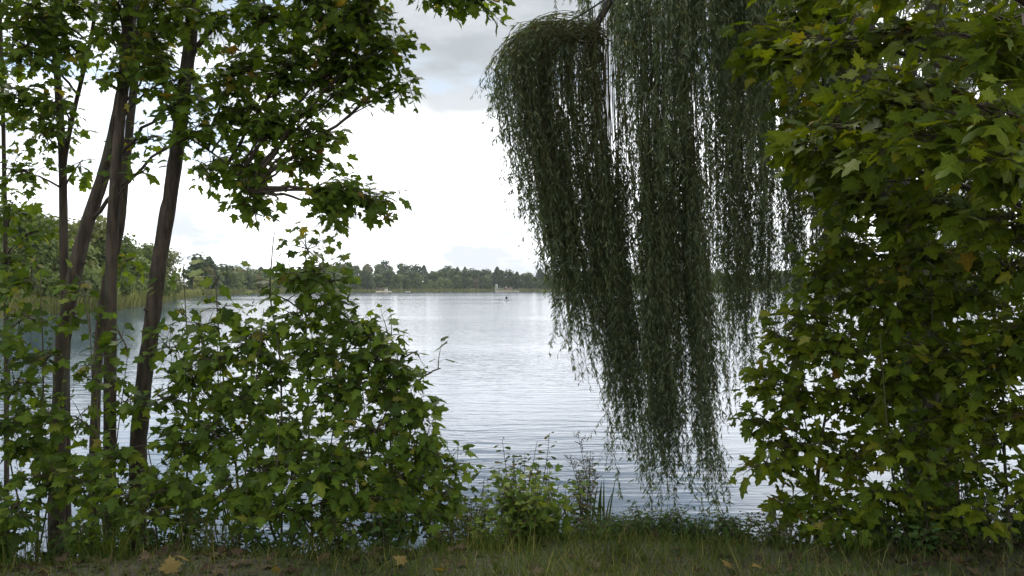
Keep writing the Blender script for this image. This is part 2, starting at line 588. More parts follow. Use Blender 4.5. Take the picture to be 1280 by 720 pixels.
# ------------------------------------------------------------------ far woods
def far_crown(h, w, kind, n, leaf, seed):
    r = np.random.default_rng(seed)
    b = Buf()
    P, N = [], []
    if kind == 'pine':
        k = n
        f = r.random(k) ** 0.8
        z = h * (0.10 + 0.90 * f)
        rad = w * 0.5 * (1 - f ** 2.6) * (0.55 + 0.45 * np.abs(np.sin(z * 2.4))) * np.sqrt(r.random(k) * 0.7 + 0.3) + 0.1
        th = r.random(k) * 2 * pi
        P = np.stack([rad * np.cos(th), rad * np.sin(th), z], -1)
        N = np.stack([np.cos(th), np.sin(th), 0.6 + 0 * th], -1)
    else:
        lob = 13
        for j in range(lob):
            a = r.random() * 2 * pi
            fz = r.uniform(0.14, 0.86)
            rr = w * 0.38 * r.uniform(0.3, 1.0) * (1.1 - fz * 0.7)
            c = np.array([rr * math.cos(a), rr * math.sin(a), h * fz])
            if j == 0:
                c = np.array([0, 0, h * 0.80])
            sz = np.array([w, w, h * 0.75]) * r.uniform(0.17, 0.27)
            d = unit(r.normal(size=(n // lob, 3)))
            q = d * (0.6 + 0.4 * r.random((n // lob, 1))) * sz * (1 + 0.18 * r.normal(size=(n // lob, 1)))
            P.append(c + q)
            N.append(d)
        P = np.concatenate(P); N = np.concatenate(N)
        P[:, 2] = np.maximum(P[:, 2], h * 0.05)
    k = len(P)
    N = unit(N + 0.55 * r.normal(size=(k, 3)) + [0, 0, 0.35])
    d = np.cross(N, r.normal(size=(k, 3)))
    b.leaves(CLUMP, P, d, N, leaf * r.uniform(0.6, 1.35, k))
    return b


def far_tree(name, h, w, kind, n, leaf, mat, seed, lo=0.0):
    o = bpy.data.objects.new(name, None)
    COL.objects.link(o)
    o['category'] = 'tree'
    far_crown(h, w, kind, n, leaf, seed).obj('crown', mat, o)
    tb = Buf()
    tp = np.array([[0, 0, -0.4], [0.02 * h, 0.01 * h, h * 0.3], [0, 0, h * 0.75]])
    tb.tube(tp, [0.022 * h, 0.016 * h, 0.006 * h], 6)
    for k in range(4):
        a = k * 1.7 + seed
        tb.tube(bez([0, 0, h * (0.25 + 0.1 * k)], [0.1 * w * math.cos(a), 0.1 * w * math.sin(a), h * (0.4 + 0.1 * k)],
                    [0.3 * w * math.cos(a), 0.3 * w * math.sin(a), h * (0.5 + 0.1 * k)], 4), np.linspace(0.009, 0.003, 4) * h, 5)
    tb.obj('trunk', M['wbark'], o)
    return o


KINDS = []
spec = [('broadleaf_tree', 12.5, 11, 'leaf', 620, 1.15, 'far_mid', 'rounded mid green tree'),
        ('broadleaf_tree', 14.5, 12, 'leaf', 640, 1.2, 'far_dark', 'tall dark broadleaf tree'),
        ('broadleaf_tree', 9.5, 9, 'leaf', 560, 1.0, 'far_pale', 'low pale grey green tree'),
        ('broadleaf_tree', 12.0, 10, 'leaf', 560, 1.1, 'far_brown', 'thinning brownish autumn tree'),
        ('pine_tree', 14.2, 8.0, 'pine', 560, 1.35, 'far_pine', 'dark pine with pointed top'),
        ('pine_tree', 13.0, 7.0, 'pine', 520, 1.25, 'far_dark', 'slim dark conifer with ragged tip'),
        ('broadleaf_tree', 8.0, 7.5, 'leaf', 520, 0.9, 'far_yellow', 'small yellowish green tree')]
for k, (nm, h, w, kd, n, lf, mt, lb) in enumerate(spec):
    KINDS.append((far_tree(nm, h, w, kd, n, lf, M[mt], 40 + k), lb))
used_first = set()


def place_far(k, u, back, s, sz=1.0):
    root, lb = KINDS[k]
    px = 640 + u * F
    if px < 400: where = 'on the far shore left of the first sandy strip'
    elif px < 540: where = 'on the wooded rise of the far shore'
    elif px < 700: where = 'in the wood behind the bathing beach'
    elif px < 900: where = 'on the far shore seen through the willow'
    else: where = 'on the far shore behind the right hand bushes'
    lab = lb + ' ' + where
    p = far_pt(u, back)
    rz = R.random() * 6.28
    if k not in used_first:
        used_first.add(k)
        root.location = p; root.rotation_euler = (0, 0, rz); root.scale = (s, s, s * sz)
        root['label'] = lab; root['group'] = 'trees of the wood on the far shore'
    else:
        o = dup(root, p, rz, (s, s, s * sz), lab)
        o['group'] = 'trees of the wood on the far shore'


for row, (b0, b1, nrow) in enumerate(((7, 12, 84), (20, 34, 76), (50, 80, 66), (110, 150, 40))):
    for j in range(nrow):
        if row < 3:
            u = -0.40 + 1.05 * (j + R.uniform(0.25, 0.75)) / nrow
        else:
            u = -0.36 + 0.34 * (j + R.uniform(0.1, 0.9)) / nrow
        back = R.uniform(b0, b1)
        if row == 0 and (-0.024 < u < 0.012 or -0.175 < u < -0.148):
            continue
        if row == 0:
            k = R.choice([0, 2, 6, 3, 1], p=[.34, .28, .16, .08, .14]); s = R.uniform(0.72, 1.0)
        elif u > -0.09:
            k = R.choice([4, 5, 1, 0], p=[.2, .14, .38, .28]); s = R.uniform(1.16, 1.27)
        elif u > -0.26:
            k = R.choice([0, 1, 4, 3], p=[.42, .48, .03, .07]); s = R.uniform(1.02, 1.12)
        else:
            k = R.choice([0, 1, 3, 4], p=[.35, .25, .25, .15]); s = R.uniform(0.92, 1.02)
        place_far(int(k), u, back, s * (1.12 if row in (1, 2) else 1), R.uniform(0.95, 1.08) * (0.82 if row in (1, 2) else 1))

# trees of the near left shore, about a hundred metres off
MK = []
for k, (h, w, mt, lb) in enumerate(((10.5, 9.5, 'mid_green', 'leafy green lakeside tree'), (10.0, 8.5, 'mid_olive', 'olive green lakeside tree'),
                                    (7.5, 8.0, 'far_pale', 'low pale lakeside tree'))):
    MK.append((far_tree('lakeside_tree', h, w, 'leaf', 5200, 0.42, M[mt], 70 + k), lb))
mid_used = set()
for (px, back, k, s, note) in ((-120, 9, 0, 1.0, 'beyond the left edge of the view'), (-70, 6, 1, 0.95, 'just outside the left edge of the view'),
                               (-20, 8, 2, 1.0, 'at the left edge of the view'), (28, 7, 0, 0.98, 'behind the leftmost thin trunk'),
                               (62, 12, 1, 1.0, 'behind the forked trunk'), (92, 6, 2, 1.05, 'between the forked trunk and the leaning trunk'),
                               (112, 14, 1, 1.12, 'behind the leaning trunk'), (142, 8, 0, 0.9, 'behind the straight middle trunk'),
                               (165, 10, 2, 1.0, 'left of the right hand trunk'), (186, 9, 0, 0.95, 'farthest out, behind the right hand trunk'),
                               (205, 20, 1, 1.0, 'just right of the right hand trunk')):
    root, lb = MK[k]
    u = (px - 640) / F
    p = far_pt(u, back)
    lab = lb + ' above the reeds ' + note
    if k not in mid_used:
        mid_used.add(k); o = root
        o.location = p; o.rotation_euler = (0, 0, R.random() * 6); o.scale = (s, s, s); o['label'] = lab
    else:
        o = dup(root, p, R.random() * 6, s, lab)
    o['group'] = 'trees on the near left shore'

# reed belt along the far shoreline
b = Buf()
n = 26000
u = np.where(R.random(n) < 0.55, R.uniform(-0.66, -0.33, n), R.uniform(-0.36, 0.62, n))
keep = ~(((u > -0.022) & (u < 0.010)) | ((u > -0.172) & (u < -0.150)) | ((u > -0.262) & (u < -0.246)))
u = u[keep]; n = len(u)
bk = R.uniform(-1.2, 5.0, n)
d = shore(u) + bk
pos = np.stack([u * d, d, np.maximum(far_h(u, bk), -0.1)], -1)
hh = R.uniform(1.1, 2.1, n)
lean = R.normal(size=(n, 3)) * 0.12 + [0, 0, 1]
wide = np.clip(d / 600.0, 0.12, 1.0) * 1.3
BL = (np.array([(-0.1, 0, 0), (0.1, 0, 0), (0.07, 0.6, 0.04), (0, 1, 0.1), (-0.07, 0.6, 0.04)], float), np.array([[0, 1, 2], [0, 2, 4], [4, 2, 3]]))
b.leaves(BL, pos, lean, np.stack([R.normal(size=n), -np.ones(n), R.normal(size=n) * .3], -1), hh, None, wide * 2.2)
tag(b.obj('reed_bed', M['reed']), 'pale green and straw coloured reeds along the far waterline', 'reeds', None, 'stuff')


# ------------------------------------------------------------------ thin summer haze over the lake
m = bpy.data.materials.new('lake_haze'); m.use_nodes = True
t = NT(m.node_tree)
vp = t.n('ShaderNodeVolumePrincipled')
vp.inputs['Color'].default_value = (0.86, 0.9, 0.95, 1)
vp.inputs['Density'].default_value = 0.00013
vp.inputs['Anisotropy'].default_value = 0.2
o = t.n('ShaderNodeOutputMaterial'); t.put(o.inputs['Volume'], vp.outputs[0])
hb = Buf(); hb.box((0, 950, 18.5), (4400, 2300, 45))
tag(hb.obj('haze', m), 'thin pale haze over the lake and the far woods', 'haze', None, 'stuff')

# ------------------------------------------------------------------ small things on and beyond the water
# rowing boat with a dark dressed rower
bt = thing('rowing_boat', 'small white rowing boat far out on the open lake', 'boat', (-1.2, 168.0, 0.0))
bt.rotation_euler = (0, 0, radians(62))
bt.scale = (0.78, 0.78, 0.78)
hb = Buf()
L_, ns = 2.9, 13
secs = []
for s_ in np.linspace(-1, 1, ns):
    wdt = 0.55 * (1 - abs(s_) ** 2.6) ** 0.7 * (1.0 if s_ < 0 else 0.96) + 0.03
    top = 0.34 + 0.14 * s_ ** 2
    prof = []
    for a in np.linspace(0, pi, 9):
        prof.append((s_ * L_ / 2, -wdt * math.cos(a) * (1 - 0.15 * math.sin(a)), top - (top + 0.16) * math.sin(a) ** 0.7))
    secs.append(prof)
secs = np.array(secs)
inner = secs.copy(); inner[..., 1] *= 0.9; inner[..., 2] = inner[..., 2] * 0.9 + 0.045; inner[..., 0] *= 0.97
for S, flip in ((secs, 0), (inner, 1)):
    i = (np.arange(ns - 1)[:, None] * 9 + np.arange(8)[None]).ravel()
    T = np.concatenate([np.stack([i, i + 1, i + 10], -1), np.stack([i, i + 10, i + 9], -1)])
    (hb.add(S.reshape(-1, 3), T[:, ::-1] if flip else T))
for side_ in (0, 8):
    rim = secs[:, side_] + [0, 0, 0.01]
    hb.tube(rim, 0.03, 6)
hb.obj('hull', M['white_paint'], bt, smooth=True)
for xx in (-0.75, 0.1, 0.85):
    sb = Buf(); sb.box((xx, 0, 0.22), (0.24, 0.88, 0.035)); sb.obj('seat', M['hull_in'], bt)
for sg in (-1, 1):
    ob = Buf()
    P = np.array([[0.25, sg * 0.42, 0.48], [0.05, sg * 0.9, 0.36], [-0.25, sg * 1.65, 0.12]])
    ob.tube(P, 0.022, 6)
    ob.box((-0.33, sg * 1.84, 0.05), (0.05, 0.42, 0.14), radians(22 * sg))
    ob.obj('oar', M['wood'], bt)


def person_mesh(name, joints, edges, mat, parent, loc, rz=0.0):
    me = bpy.data.meshes.new(name)
    me.from_pydata([j[:3] for j in joints], edges, [])
    o = link(name, me, mat, parent)
    sm = o.modifiers.new('skin', 'SKIN')
    sm.use_smooth_shade = True
    for k, j in enumerate(joints):
        me.skin_vertices[0].data[k].radius = (j[3], j[4] if len(j) > 4 else j[3])
        me.skin_vertices[0].data[k].use_root = (k == 0)
    ss = o.modifiers.new('subd', 'SUBSURF'); ss.levels = 1; ss.render_levels = 2
    o.location = loc
    o.rotation_euler = (0, 0, rz)
    return o


J = [(0, 0, 0.10, 0.15, 0.13), (-0.02, 0, 0.32, 0.15, 0.12), (-0.05, 0, 0.54, 0.19, 0.12), (-0.05, 0, 0.66, 0.06), (-0.04, 0, 0.80, 0.10), (-0.03, 0, 0.90, 0.085),
     (0.02, 0.22, 0.56, 0.06), (0.12, 0.30, 0.34, 0.05), (0.32, 0.33, 0.30, 0.04), (0.02, -0.22, 0.56, 0.06), (0.12, -0.30, 0.34, 0.05), (0.32, -0.33, 0.30, 0.04),
     (0.40, 0.12, 0.14, 0.08), (0.66, 0.13, -0.06, 0.055), (0.76, 0.13, -0.06, 0.045), (0.40, -0.12, 0.14, 0.08), (0.66, -0.13, -0.06, 0.055), (0.76, -0.13, -0.06, 0.045)]
E = [(0, 1), (1, 2), (2, 3), (3, 4), (4, 5), (2, 6), (6, 7), (7, 8), (2, 9), (9, 10), (10, 11), (0, 12), (12, 13), (13, 14), (0, 15), (15, 16), (16, 17)]
pr = person_mesh('person', J, E, M['dark_cloth'], None, (0, 0, 0))
ca, sa = math.cos(radians(62)), math.sin(radians(62))
pr.location = (-1.2 + 0.08 * ca, 168.0 + 0.08 * sa, 0.13)
pr.rotation_euler = (0, 0, radians(62))
tag(pr, 'person in dark clothes sitting and rowing in the small white boat', 'person')

# moored white dinghy by the left sandy strip
p = far_pt(-0.131, -5)
mo = Buf()
i = (np.arange(ns - 1)[:, None] * 9 + np.arange(8)[None]).ravel()
mo.add(secs.reshape(-1, 3) * 1.15 , np.concatenate([np.stack([i, i + 1, i + 10], -1), np.stack([i, i + 10, i + 9], -1)]))
mo.add(inner.reshape(-1, 3) * 1.15, np.concatenate([np.stack([i, i + 10, i + 1], -1), np.stack([i, i + 9, i + 10], -1)]))
o = mo.obj('dinghy', M['white_paint'], smooth=True)
o.location = (p[0], p[1], 0.02); o.rotation_euler = (0, 0, 0.25)
tag(o, 'tiny white dinghy lying at the far reeds right of the sandy strip', 'boat')

# lookout tower and hut on the bathing beach
p = far_pt(-0.0195, 7)
tw = thing('lookout_tower', 'small white lookout tower beside the far bathing beach', 'tower', p)
for sx_ in (-0.8, 0.8):
    for sy_ in (-0.8, 0.8):
        lb_ = Buf(); lb_.tube([[sx_ * 1.15, sy_ * 1.15, -0.3], [sx_ * 0.9, sy_ * 0.9, 2.6]], 0.09, 6); lb_.obj('leg', M['white_paint'], tw)
bb = Buf(); bb.box((0, 0, 2.66), (2.2, 2.2, 0.12)); bb.obj('platform', M['white_paint'], tw)
bb = Buf(); bb.box((0, 0.25, 3.45), (1.7, 1.5, 1.45)); cb = bb.obj('cabin', M['white_paint'], tw)
bb = Buf(); bb.box((0, -0.505, 3.65), (1.1, 0.03, 0.6)); bb.obj('window', M['glass_dark'], cb)
bb = Buf(); bb.add([(-1.15, -1, 4.19), (1.15, -1, 4.19), (1.15, 1.4, 4.19), (-1.15, 1.4, 4.19), (0, 0.2, 4.9)],
                   [[0, 1, 4], [1, 2, 4], [2, 3, 4], [3, 0, 4], [0, 2, 1], [0, 3, 2]]); bb.obj('roof', M['white_paint'], tw)
bb = Buf()
for sx_ in (-0.25, 0.25):
    bb.tube([[sx_, -2.2, -0.1], [sx_, -1.12, 2.66]], 0.05, 5)
for q in np.linspace(0.1, 0.9, 7):
    bb.box((0, -2.2 + 1.08 * q, -0.1 + 2.76 * q), (0.5, 0.06, 0.06))
bb.obj('ladder', M['white_paint'], tw)

p = far_pt(-0.004, 17)
ht = thing('beach_hut', 'low hut with a dull red roof behind the far bathing beach', 'hut', p)
ht.scale = (0.62, 0.62, 0.62)
bb = Buf(); bb.box((0, 0, 1.05), (8.5, 4.5, 2.7)); wl = bb.obj('wall', M['hut_wall'], ht)
bb = Buf()
bb.add([(-4.8, -2.9, 2.42), (4.8, -2.9, 2.42), (4.8, 2.9, 2.42), (-4.8, 2.9, 2.42), (-4.6, 0, 3.7), (4.6, 0, 3.7)],
       [[0, 1, 5], [0, 5, 4], [2, 3, 4], [2, 4, 5], [1, 2, 5], [3, 0, 4], [0, 2, 1], [0, 3, 2]])
bb.obj('roof', M['red_roof'], ht)
bb = Buf(); bb.box((-1.6, -2.265, 0.95), (1.0, 0.03, 2.0)); bb.obj('door', M['wood'], ht)
for xx in (0.6, 2.6):
    bb = Buf(); bb.box((xx, -2.265, 1.35), (1.2, 0.03, 0.9)); bb.obj('window', M['glass_dark'], ht)
for (u_, bk_, lab) in ((-0.158, 9, 'pale little cabin behind the sandy strip under the wooded rise'), (-0.1155, 9, 'pale little cabin at the wood edge right of the sandy strip')):
    p = far_pt(u_, bk_)
    cbn = thing('cabin', lab, 'hut', p)
    cbn.scale = (0.55, 0.55, 0.55)
    bb = Buf(); bb.box((0, 0, 0.9), (3.4, 2.6, 2.4)); bb.obj('wall', M['white_paint'], cbn)
    bb = Buf(); bb.add([(-1.9, -1.6, 2.12), (1.9, -1.6, 2.12), (1.9, 1.6, 2.12), (-1.9, 1.6, 2.12), (-1.8, 0, 2.8), (1.8, 0, 2.8)],
                       [[0, 1, 5], [0, 5, 4], [2, 3, 4], [2, 4, 5], [1, 2, 5], [3, 0, 4], [0, 2, 1], [0, 3, 2]]); bb.obj('roof', M['hull_in'], cbn)
    bb = Buf(); bb.box((0.5, -1.315, 0.8), (0.8, 0.03, 1.8)); bb.obj('door', M['wood'], cbn)


# ------------------------------------------------------------------ leafy plants
def twig_leaves(fb, bb, P0, P1, leaf, tmpls, sag=0.12, bare=0.25, petiole=0.5, facing=0.35, k=4, r0=0.005, up=0.75, step=0.62):
    """one twig with opposite pairs of leaves"""
    L = np.linalg.norm(P1 - P0)
    mid = (P0 + P1) / 2 + np.array([0, 0, sag * L]) + R.normal(size=3) * 0.05 * L
    path = bez(P0, mid, P1, 6)
    bb.tube(path, np.linspace(r0, r0 * 0.35, 6), k, cap=False)
    n = max(2, int(L * (1 - bare) / (leaf * step)))
    ts = np.linspace(bare, 1.0, n)
    tt = np.linspace(0, 1, 6)
    nodes = np.stack([np.interp(ts, tt, path[:, c_]) for c_ in range(3)], -1)
    tan = unit(P1 - P0)
    a = unit(np.cross(tan, [0, 0, 1.0]) + 1e-6)
    b_ = np.cross(a, tan)
    pos, dr, nr, szs = [], [], [], []
    for j in range(n):
        ang = (j % 2) * pi / 2 + R.normal() * 0.4
        for sg in ((1, -1) if j < n - 1 else (1, -1, 0)):
            if R.random() < 0.08:
                continue
            out = (math.cos(ang) * a + math.sin(ang) * b_) * sg + tan * (0.55 if sg else 1.6)
            out = unit(out + R.normal(size=3) * 0.22)
            pl = petiole * leaf * R.uniform(0.5, 1.4)
            tip = nodes[j] + out * pl + np.array([0, 0, -0.15 * pl])
            bb.tube(np.array([nodes[j], nodes[j] + out * pl * 0.5 + [0, 0, 0.05 * pl], tip]), r0 * 0.28, 3, cap=False)
            d_ = unit(out * np.array([1, 1, 0.6]) + np.array([0, 0, -0.45]) + R.normal(size=3) * 0.2)
            nn = unit(np.array([0, -facing, up]) + R.normal(size=3) * 0.42 + 0.25 * out)
            pos.append(tip); dr.append(d_); nr.append(nn)
            szs.append(leaf * (0.35 + 0.95 * R.random() ** 0.8) * (0.8 if j == n - 1 else 1.0))
    return pos, dr, nr, szs


DENS = [2.15]


def blob_foliage(limb, c, rad, ntw, leaf, bb, acc, **kw):
    """twigs from the outer part of a limb to points of an ellipsoid"""
    for _ in range(int(ntw * DENS[0] + 0.5)):
        q = unit(R.normal(size=3)) * R.random() ** 0.45
        tip = c + q * rad
        t0 = R.uniform(0.55, 1.0)
        i0 = t0 * (len(limb) - 1)
        P0 = limb[int(i0)] if t0 < 0.98 else limb[-1]
        near = P0 + (tip - P0) * R.uniform(0.05, 0.4) * (np.linalg.norm(tip - P0) > leaf * 4)
        if np.linalg.norm(tip - near) < leaf * 1.2:
            tip = near + unit(q) * leaf * 1.5
        if not np.allclose(near, P0):
            bb.tube(np.stack([P0, near]), 0.004, 4, cap=False)
        a = twig_leaves(None, bb, near, tip, leaf, None, **kw)
        for lst, x in zip(acc, a):
            lst.extend(x)


def finish_leaves(name, acc, mat, parent, origin, tm=(MAPLE, MAPLE_B)):
    pos, dr, nr, sz = (np.array(x) for x in acc)
    b = Buf()
    ribs = []
    n = len(pos)
    if n == 0:
        return None
    pick = R.integers(0, len(tm), n)
    for j, t_ in enumerate(tm):
        s_ = pick == j
        m_ = int(s_.sum())
        if m_:
            b.leaves(t_, pos[s_], dr[s_], nr[s_], sz[s_], R.uniform(-1.2, 3.2, m_), R.uniform(0.6, 1.1, m_))
            ribs.append(np.tile(t_[2] if len(t_) > 2 else np.zeros(len(t_[0])), m_))
    o = b.obj(name, mat, parent, origin)
    at_ = o.data.attributes.new('rib', 'FLOAT', 'POINT')
    at_.data.foreach_set('value', np.concatenate(ribs).astype(np.float32))
    return o


def nearest_on(paths, c, rise=0.45):
    best = None
    for P in paths:
        hd = np.linalg.norm((P - c)[:, :2], axis=1)
        cost = np.linalg.norm(P - c, axis=1) + 0.8 * np.maximum(0, P[:, 2] - (c[2] - rise * hd))
        i_ = int(np.argmin(cost))
        if best is None or cost[i_] < best[0]:
            best = (cost[i_], P[i_], P, i_)
    return best


def leafy_tree(name, label, cat, trunks, blobs, leaf, mleaf, mbark, mtwig, group=None, base=None, rise=0.45,
               limb_r=0.02, tm=(MAPLE, MAPLE_B), stem_name='trunk', k=14, wobble=0.045, **kw):
    """trunks: list of (points, r0, r1); blobs: (px, py, depth, rx, ry, twigs[, depth radius])"""
    paths = []
    base = np.asarray(base if base is not None else trunks[0][0][0], float)
    root = thing(name, label, cat, base, group)
    for (pts, r0, r1) in trunks:
        P = spline(pts, max(14, 5 * len(pts)))
        tb = Buf()
        rr = np.linspace(r0, r1, len(P))
        rr *= 0.82
        rr[:3] *= [1.5, 1.2, 1.08]
        tb.tube(P, rr, k, wob=wobble)
        if stem_name == 'trunk':                       # knots and branch collars
            for _ in range(5):
                q = R.integers(3, len(P) - 2)
                th = R.random() * 6.28
                o_ = np.array([math.cos(th), math.sin(th), 0.2])
                tb.tube(np.stack([P[q], P[q] + o_ * rr[q] * 0.9, P[q] + o_ * rr[q] * 1.35]), [rr[q] * 0.5, rr[q] * 0.36, rr[q] * 0.16], 6)
        tb.obj(stem_name, mbark, root, base, True)
        paths.append(P)
    acc = ([], [], [], [])
    for bl in blobs:
        px, py, d, rx, ry, ntw = bl[:6]
        c = at(px, py, d)
        rad = np.array([rx, 0, ry]) * d / F
        rad[1] = bl[6] if len(bl) > 6 else max(rad[0], rad[2]) * 0.8
        _, p0, PP, i_ = nearest_on(paths, c, rise)
        v = c - p0
        mid = p0 + v * 0.5 + np.array([0, 0, 0.16 * np.linalg.norm(v)]) + R.normal(size=3) * 0.05 * np.linalg.norm(v)
        end = c + v / max(np.linalg.norm(v), 1e-6) * rad.mean() * 0.35
        limb = bez(p0, mid, end, 12)
        limb[1:-1] += R.normal(size=(10, 3)) * 0.008 * np.linalg.norm(v)
        bb = Buf()
        Lv = np.linalg.norm(v)
        bb.tube(limb, np.linspace(min(limb_r, 0.006 + 0.011 * Lv), 0.005, 12), 6, cap=False)
        blob_foliage(limb, c, rad, ntw, leaf, bb, acc, **kw)
        bb.obj('branch', mtwig, root, base, True)
    finish_leaves('foliage', acc, mleaf, root, base, tm)
    return root


def trunk_px(pts):
    return [at(px, py, d) for px, py, d in pts]


def grounded(px, d, dz=-0.12):
    x = (px - 640) / F * d
    return np.array([x, d, float(g(x, d)) + dz])


# ---- the five maples at the left
GRP_L = 'slender maples on the bank at the left'
t1 = [grounded(83, 7.6)] + trunk_px([(82, 480, 7.6), (80, 330, 7.6), (78, 200, 7.6), (72, 100, 7.65), (66, 0, 7.7), (60, -160, 7.7), (52, -420, 7.8)])
t1b = trunk_px([(79, 205, 7.6), (90, 150, 7.55), (104, 90, 7.5), (118, 20, 7.45), (128, -120, 7.4), (140, -300, 7.3)])
leafy_tree('maple_tree', 'slim dark maple forking in two, second trunk from the left', 'tree',
           [(t1, 0.052, 0.03), (t1b, 0.028, 0.014)],
           [(40, 10, 7.2, 60, 30, 14), (100, 10, 7.3, 50, 30, 10), (30, 60, 7.0, 60, 40, 14), (75, 130, 7.2, 45, 36, 8), (40, 40, 7.2, 60, 45, 15), (95, 60, 7.4, 45, 45, 8), (30, 120, 7.2, 55, 40, 13), (100, 205, 7.4, 22, 28, 3),
            (55, 170, 7.3, 50, 40, 9), (20, 215, 7.2, 42, 36, 9), (60, -60, 7.4, 90, 60, 16), (140, -80, 7.2, 80, 60, 12),
            (10, -160, 7.0, 120, 70, 14), (120, -220, 7.4, 120, 80, 14), (60, -360, 7.6, 140, 90, 14)],
           0.108, M['maple'], M['bark'], M['twig'], GRP_L)
tF = [grounded(8, 8.0)] + trunk_px([(8, 480, 8.0), (7, 340, 8.0), (5, 200, 8.0), (2, 80, 8.0), (-4, -120, 8.0), (-10, -350, 8)])
leafy_tree('maple_tree', 'very thin maple stem at the left edge of the picture', 'tree', [(tF, 0.03, 0.018)],
           [(15, 260, 7.7, 40, 30, 8), (8, 330, 7.6, 42, 36, 9), (-30, 120, 7.5, 60, 70, 12), (-40, 300, 7.3, 50, 60, 9),
            (48, 292, 7.8, 40, 16, 3), (-40, -60, 7.6, 80, 80, 14), (0, -260, 7.8, 120, 90, 14)],
           0.108, M['maple'], M['bark'], M['twig'], GRP_L)
tB = [grounded(70, 6.9)] + trunk_px([(72, 600, 6.9), (75, 500, 6.9), (80, 420, 6.9), (92, 350, 6.9), (109, 280, 6.95), (132, 210, 7.0),
                                     (150, 130, 7.05), (160, 60, 7.1), (168, -40, 7.15), (176, -220, 7.2), (190, -480, 7.3)])
leafy_tree('maple_tree', 'stout maple leaning to the right with a bend, leftmost of the thick trunks', 'tree', [(tB, 0.083, 0.05)],
           [(235, 120, 6.2, 40, 40, 7), (150, 90, 6.3, 40, 40, 6), (255, 165, 6.3, 30, 26, 5), (200, 5, 6.5, 55, 30, 12), (150, 10, 6.6, 50, 30, 9), (190, 80, 6.6, 45, 36, 8), (205, 40, 6.6, 55, 40, 11), (130, 40, 6.7, 45, 40, 8), (215, 105, 6.7, 40, 40, 7), (190, 175, 6.8, 36, 30, 5), (160, -90, 6.6, 110, 70, 16),
            (60, -200, 6.2, 120, 80, 14), (230, -240, 6.4, 150, 90, 18), (140, -420, 6.6, 180, 110, 20)],
           0.108, M['maple'], M['bark'], M['twig'], GRP_L)
tC = [grounded(136, 6.6)] + trunk_px([(137, 590, 6.6), (138, 400, 6.6), (140, 300, 6.6), (146, 200, 6.62), (154, 110, 6.65), (160, 30, 6.7), (164, -80, 6.7),
                                      (170, -300, 6.7), (176, -520, 6.7)])
leafy_tree('maple_tree', 'straight upright maple, middle one of the three thick trunks', 'tree', [(tC, 0.062, 0.042)],
           [(180, 215, 6.4, 22, 22, 2), (130, -60, 6.0, 90, 60, 12), (200, -150, 5.9, 110, 70, 14), (90, -330, 6.0, 160, 110, 18),
            (260, -420, 5.6, 180, 120, 18)],
           0.108, M['maple'], M['bark'], M['twig'], GRP_L)
tD = [grounded(116, 7.5)] + trunk_px([(118, 560, 7.5), (124, 420, 7.5), (134, 350, 7.5), (149, 290, 7.5), (156, 220, 7.5), (166, 120, 7.5), (178, 0, 7.5),
                                      (190, -200, 7.5), (196, -420, 7.5)])
leafy_tree('maple_tree', 'dark maple half hidden behind the straight middle trunk', 'tree', [(tD, 0.055, 0.04)],
           [(168, 325, 7.4, 26, 12, 4), (190, 60, 7.8, 60, 50, 9), (200, -120, 7.8, 120, 80, 14), (260, -300, 8.0, 150, 100, 16)],
           0.108, M['maple'], M['bark'], M['twig'], GRP_L)
tE = [grounded(170, 6.7)] + trunk_px([(172, 610, 6.7), (174, 540, 6.7), (181, 470, 6.7), (190, 400, 6.7), (200, 320, 6.7), (212, 250, 6.7), (222, 180, 6.7),
                                      (229, 120, 6.7), (237, 60, 6.7), (241, 0, 6.7), (244, -140, 6.7), (250, -360, 6.8), (262, -560, 6.9)])
tE2 = trunk_px([(238, 70, 6.7), (262, 40, 6.65), (290, 18, 6.6), (330, -8, 6.5), (380, -40, 6.4), (440, -60, 6.3)])
tE3 = trunk_px([(224, 165, 6.7), (252, 182, 6.6), (282, 205, 6.5), (310, 240, 6.4)])
leafy_tree('maple_tree', 'tall maple with the broad spreading crown, rightmost of the trunks', 'tree',
           [(tE, 0.088, 0.055), (tE2, 0.028, 0.012), (tE3, 0.014, 0.006)],
           [(265, 25, 6.4, 45, 40, 12), (330, 20, 6.3, 60, 45, 20), (400, 20, 6.2, 60, 40, 20), (450, 20, 6.2, 50, 35, 17),
            (300, 85, 6.4, 60, 45, 19), (365, 80, 6.3, 60, 45, 21), (440, 70, 6.2, 50, 45, 20), (492, 65, 6.2, 30, 36, 10), (505, 108, 6.2, 14, 22, 4),
            (290, 145, 6.5, 55, 45, 17), (350, 150, 6.4, 55, 45, 19), (400, 165, 6.3, 40, 40, 13), (440, 105, 6.3, 34, 26, 6),
            (265, 205, 6.6, 36, 34, 10), (320, 210, 6.5, 45, 40, 15), (388, 200, 6.3, 34, 28, 11), (425, 240, 6.2, 40, 26, 12), (468, 255, 6.2, 30, 20, 8),
            (418, 275, 6.2, 22, 18, 5), (318, 250, 6.5, 34, 20, 8), (320, 276, 6.5, 14, 8, 2),
            (590, 2, 6.0, 50, 14, 10), (540, -20, 6.1, 60, 26, 12), (470, -60, 6.2, 90, 50, 18), (340, -90, 6.2, 120, 70, 22), (600, -120, 5.6, 90, 60, 14),
            (450, -250, 5.8, 170, 110, 22), (300, -300, 6.0, 160, 110, 20), (640, -330, 5.0, 160, 100, 16), (380, -560, 5.4, 220, 120, 22)],
           0.108, M['maple'], M['bark'], M['twig'], GRP_L, limb_r=0.022)

# ---- maple saplings of the bank
GRP_S = 'maple saplings on the left bank'
SKW = dict(k=8, stem_name='stem', wobble=0.02, limb_r=0.009, rise=0.7)


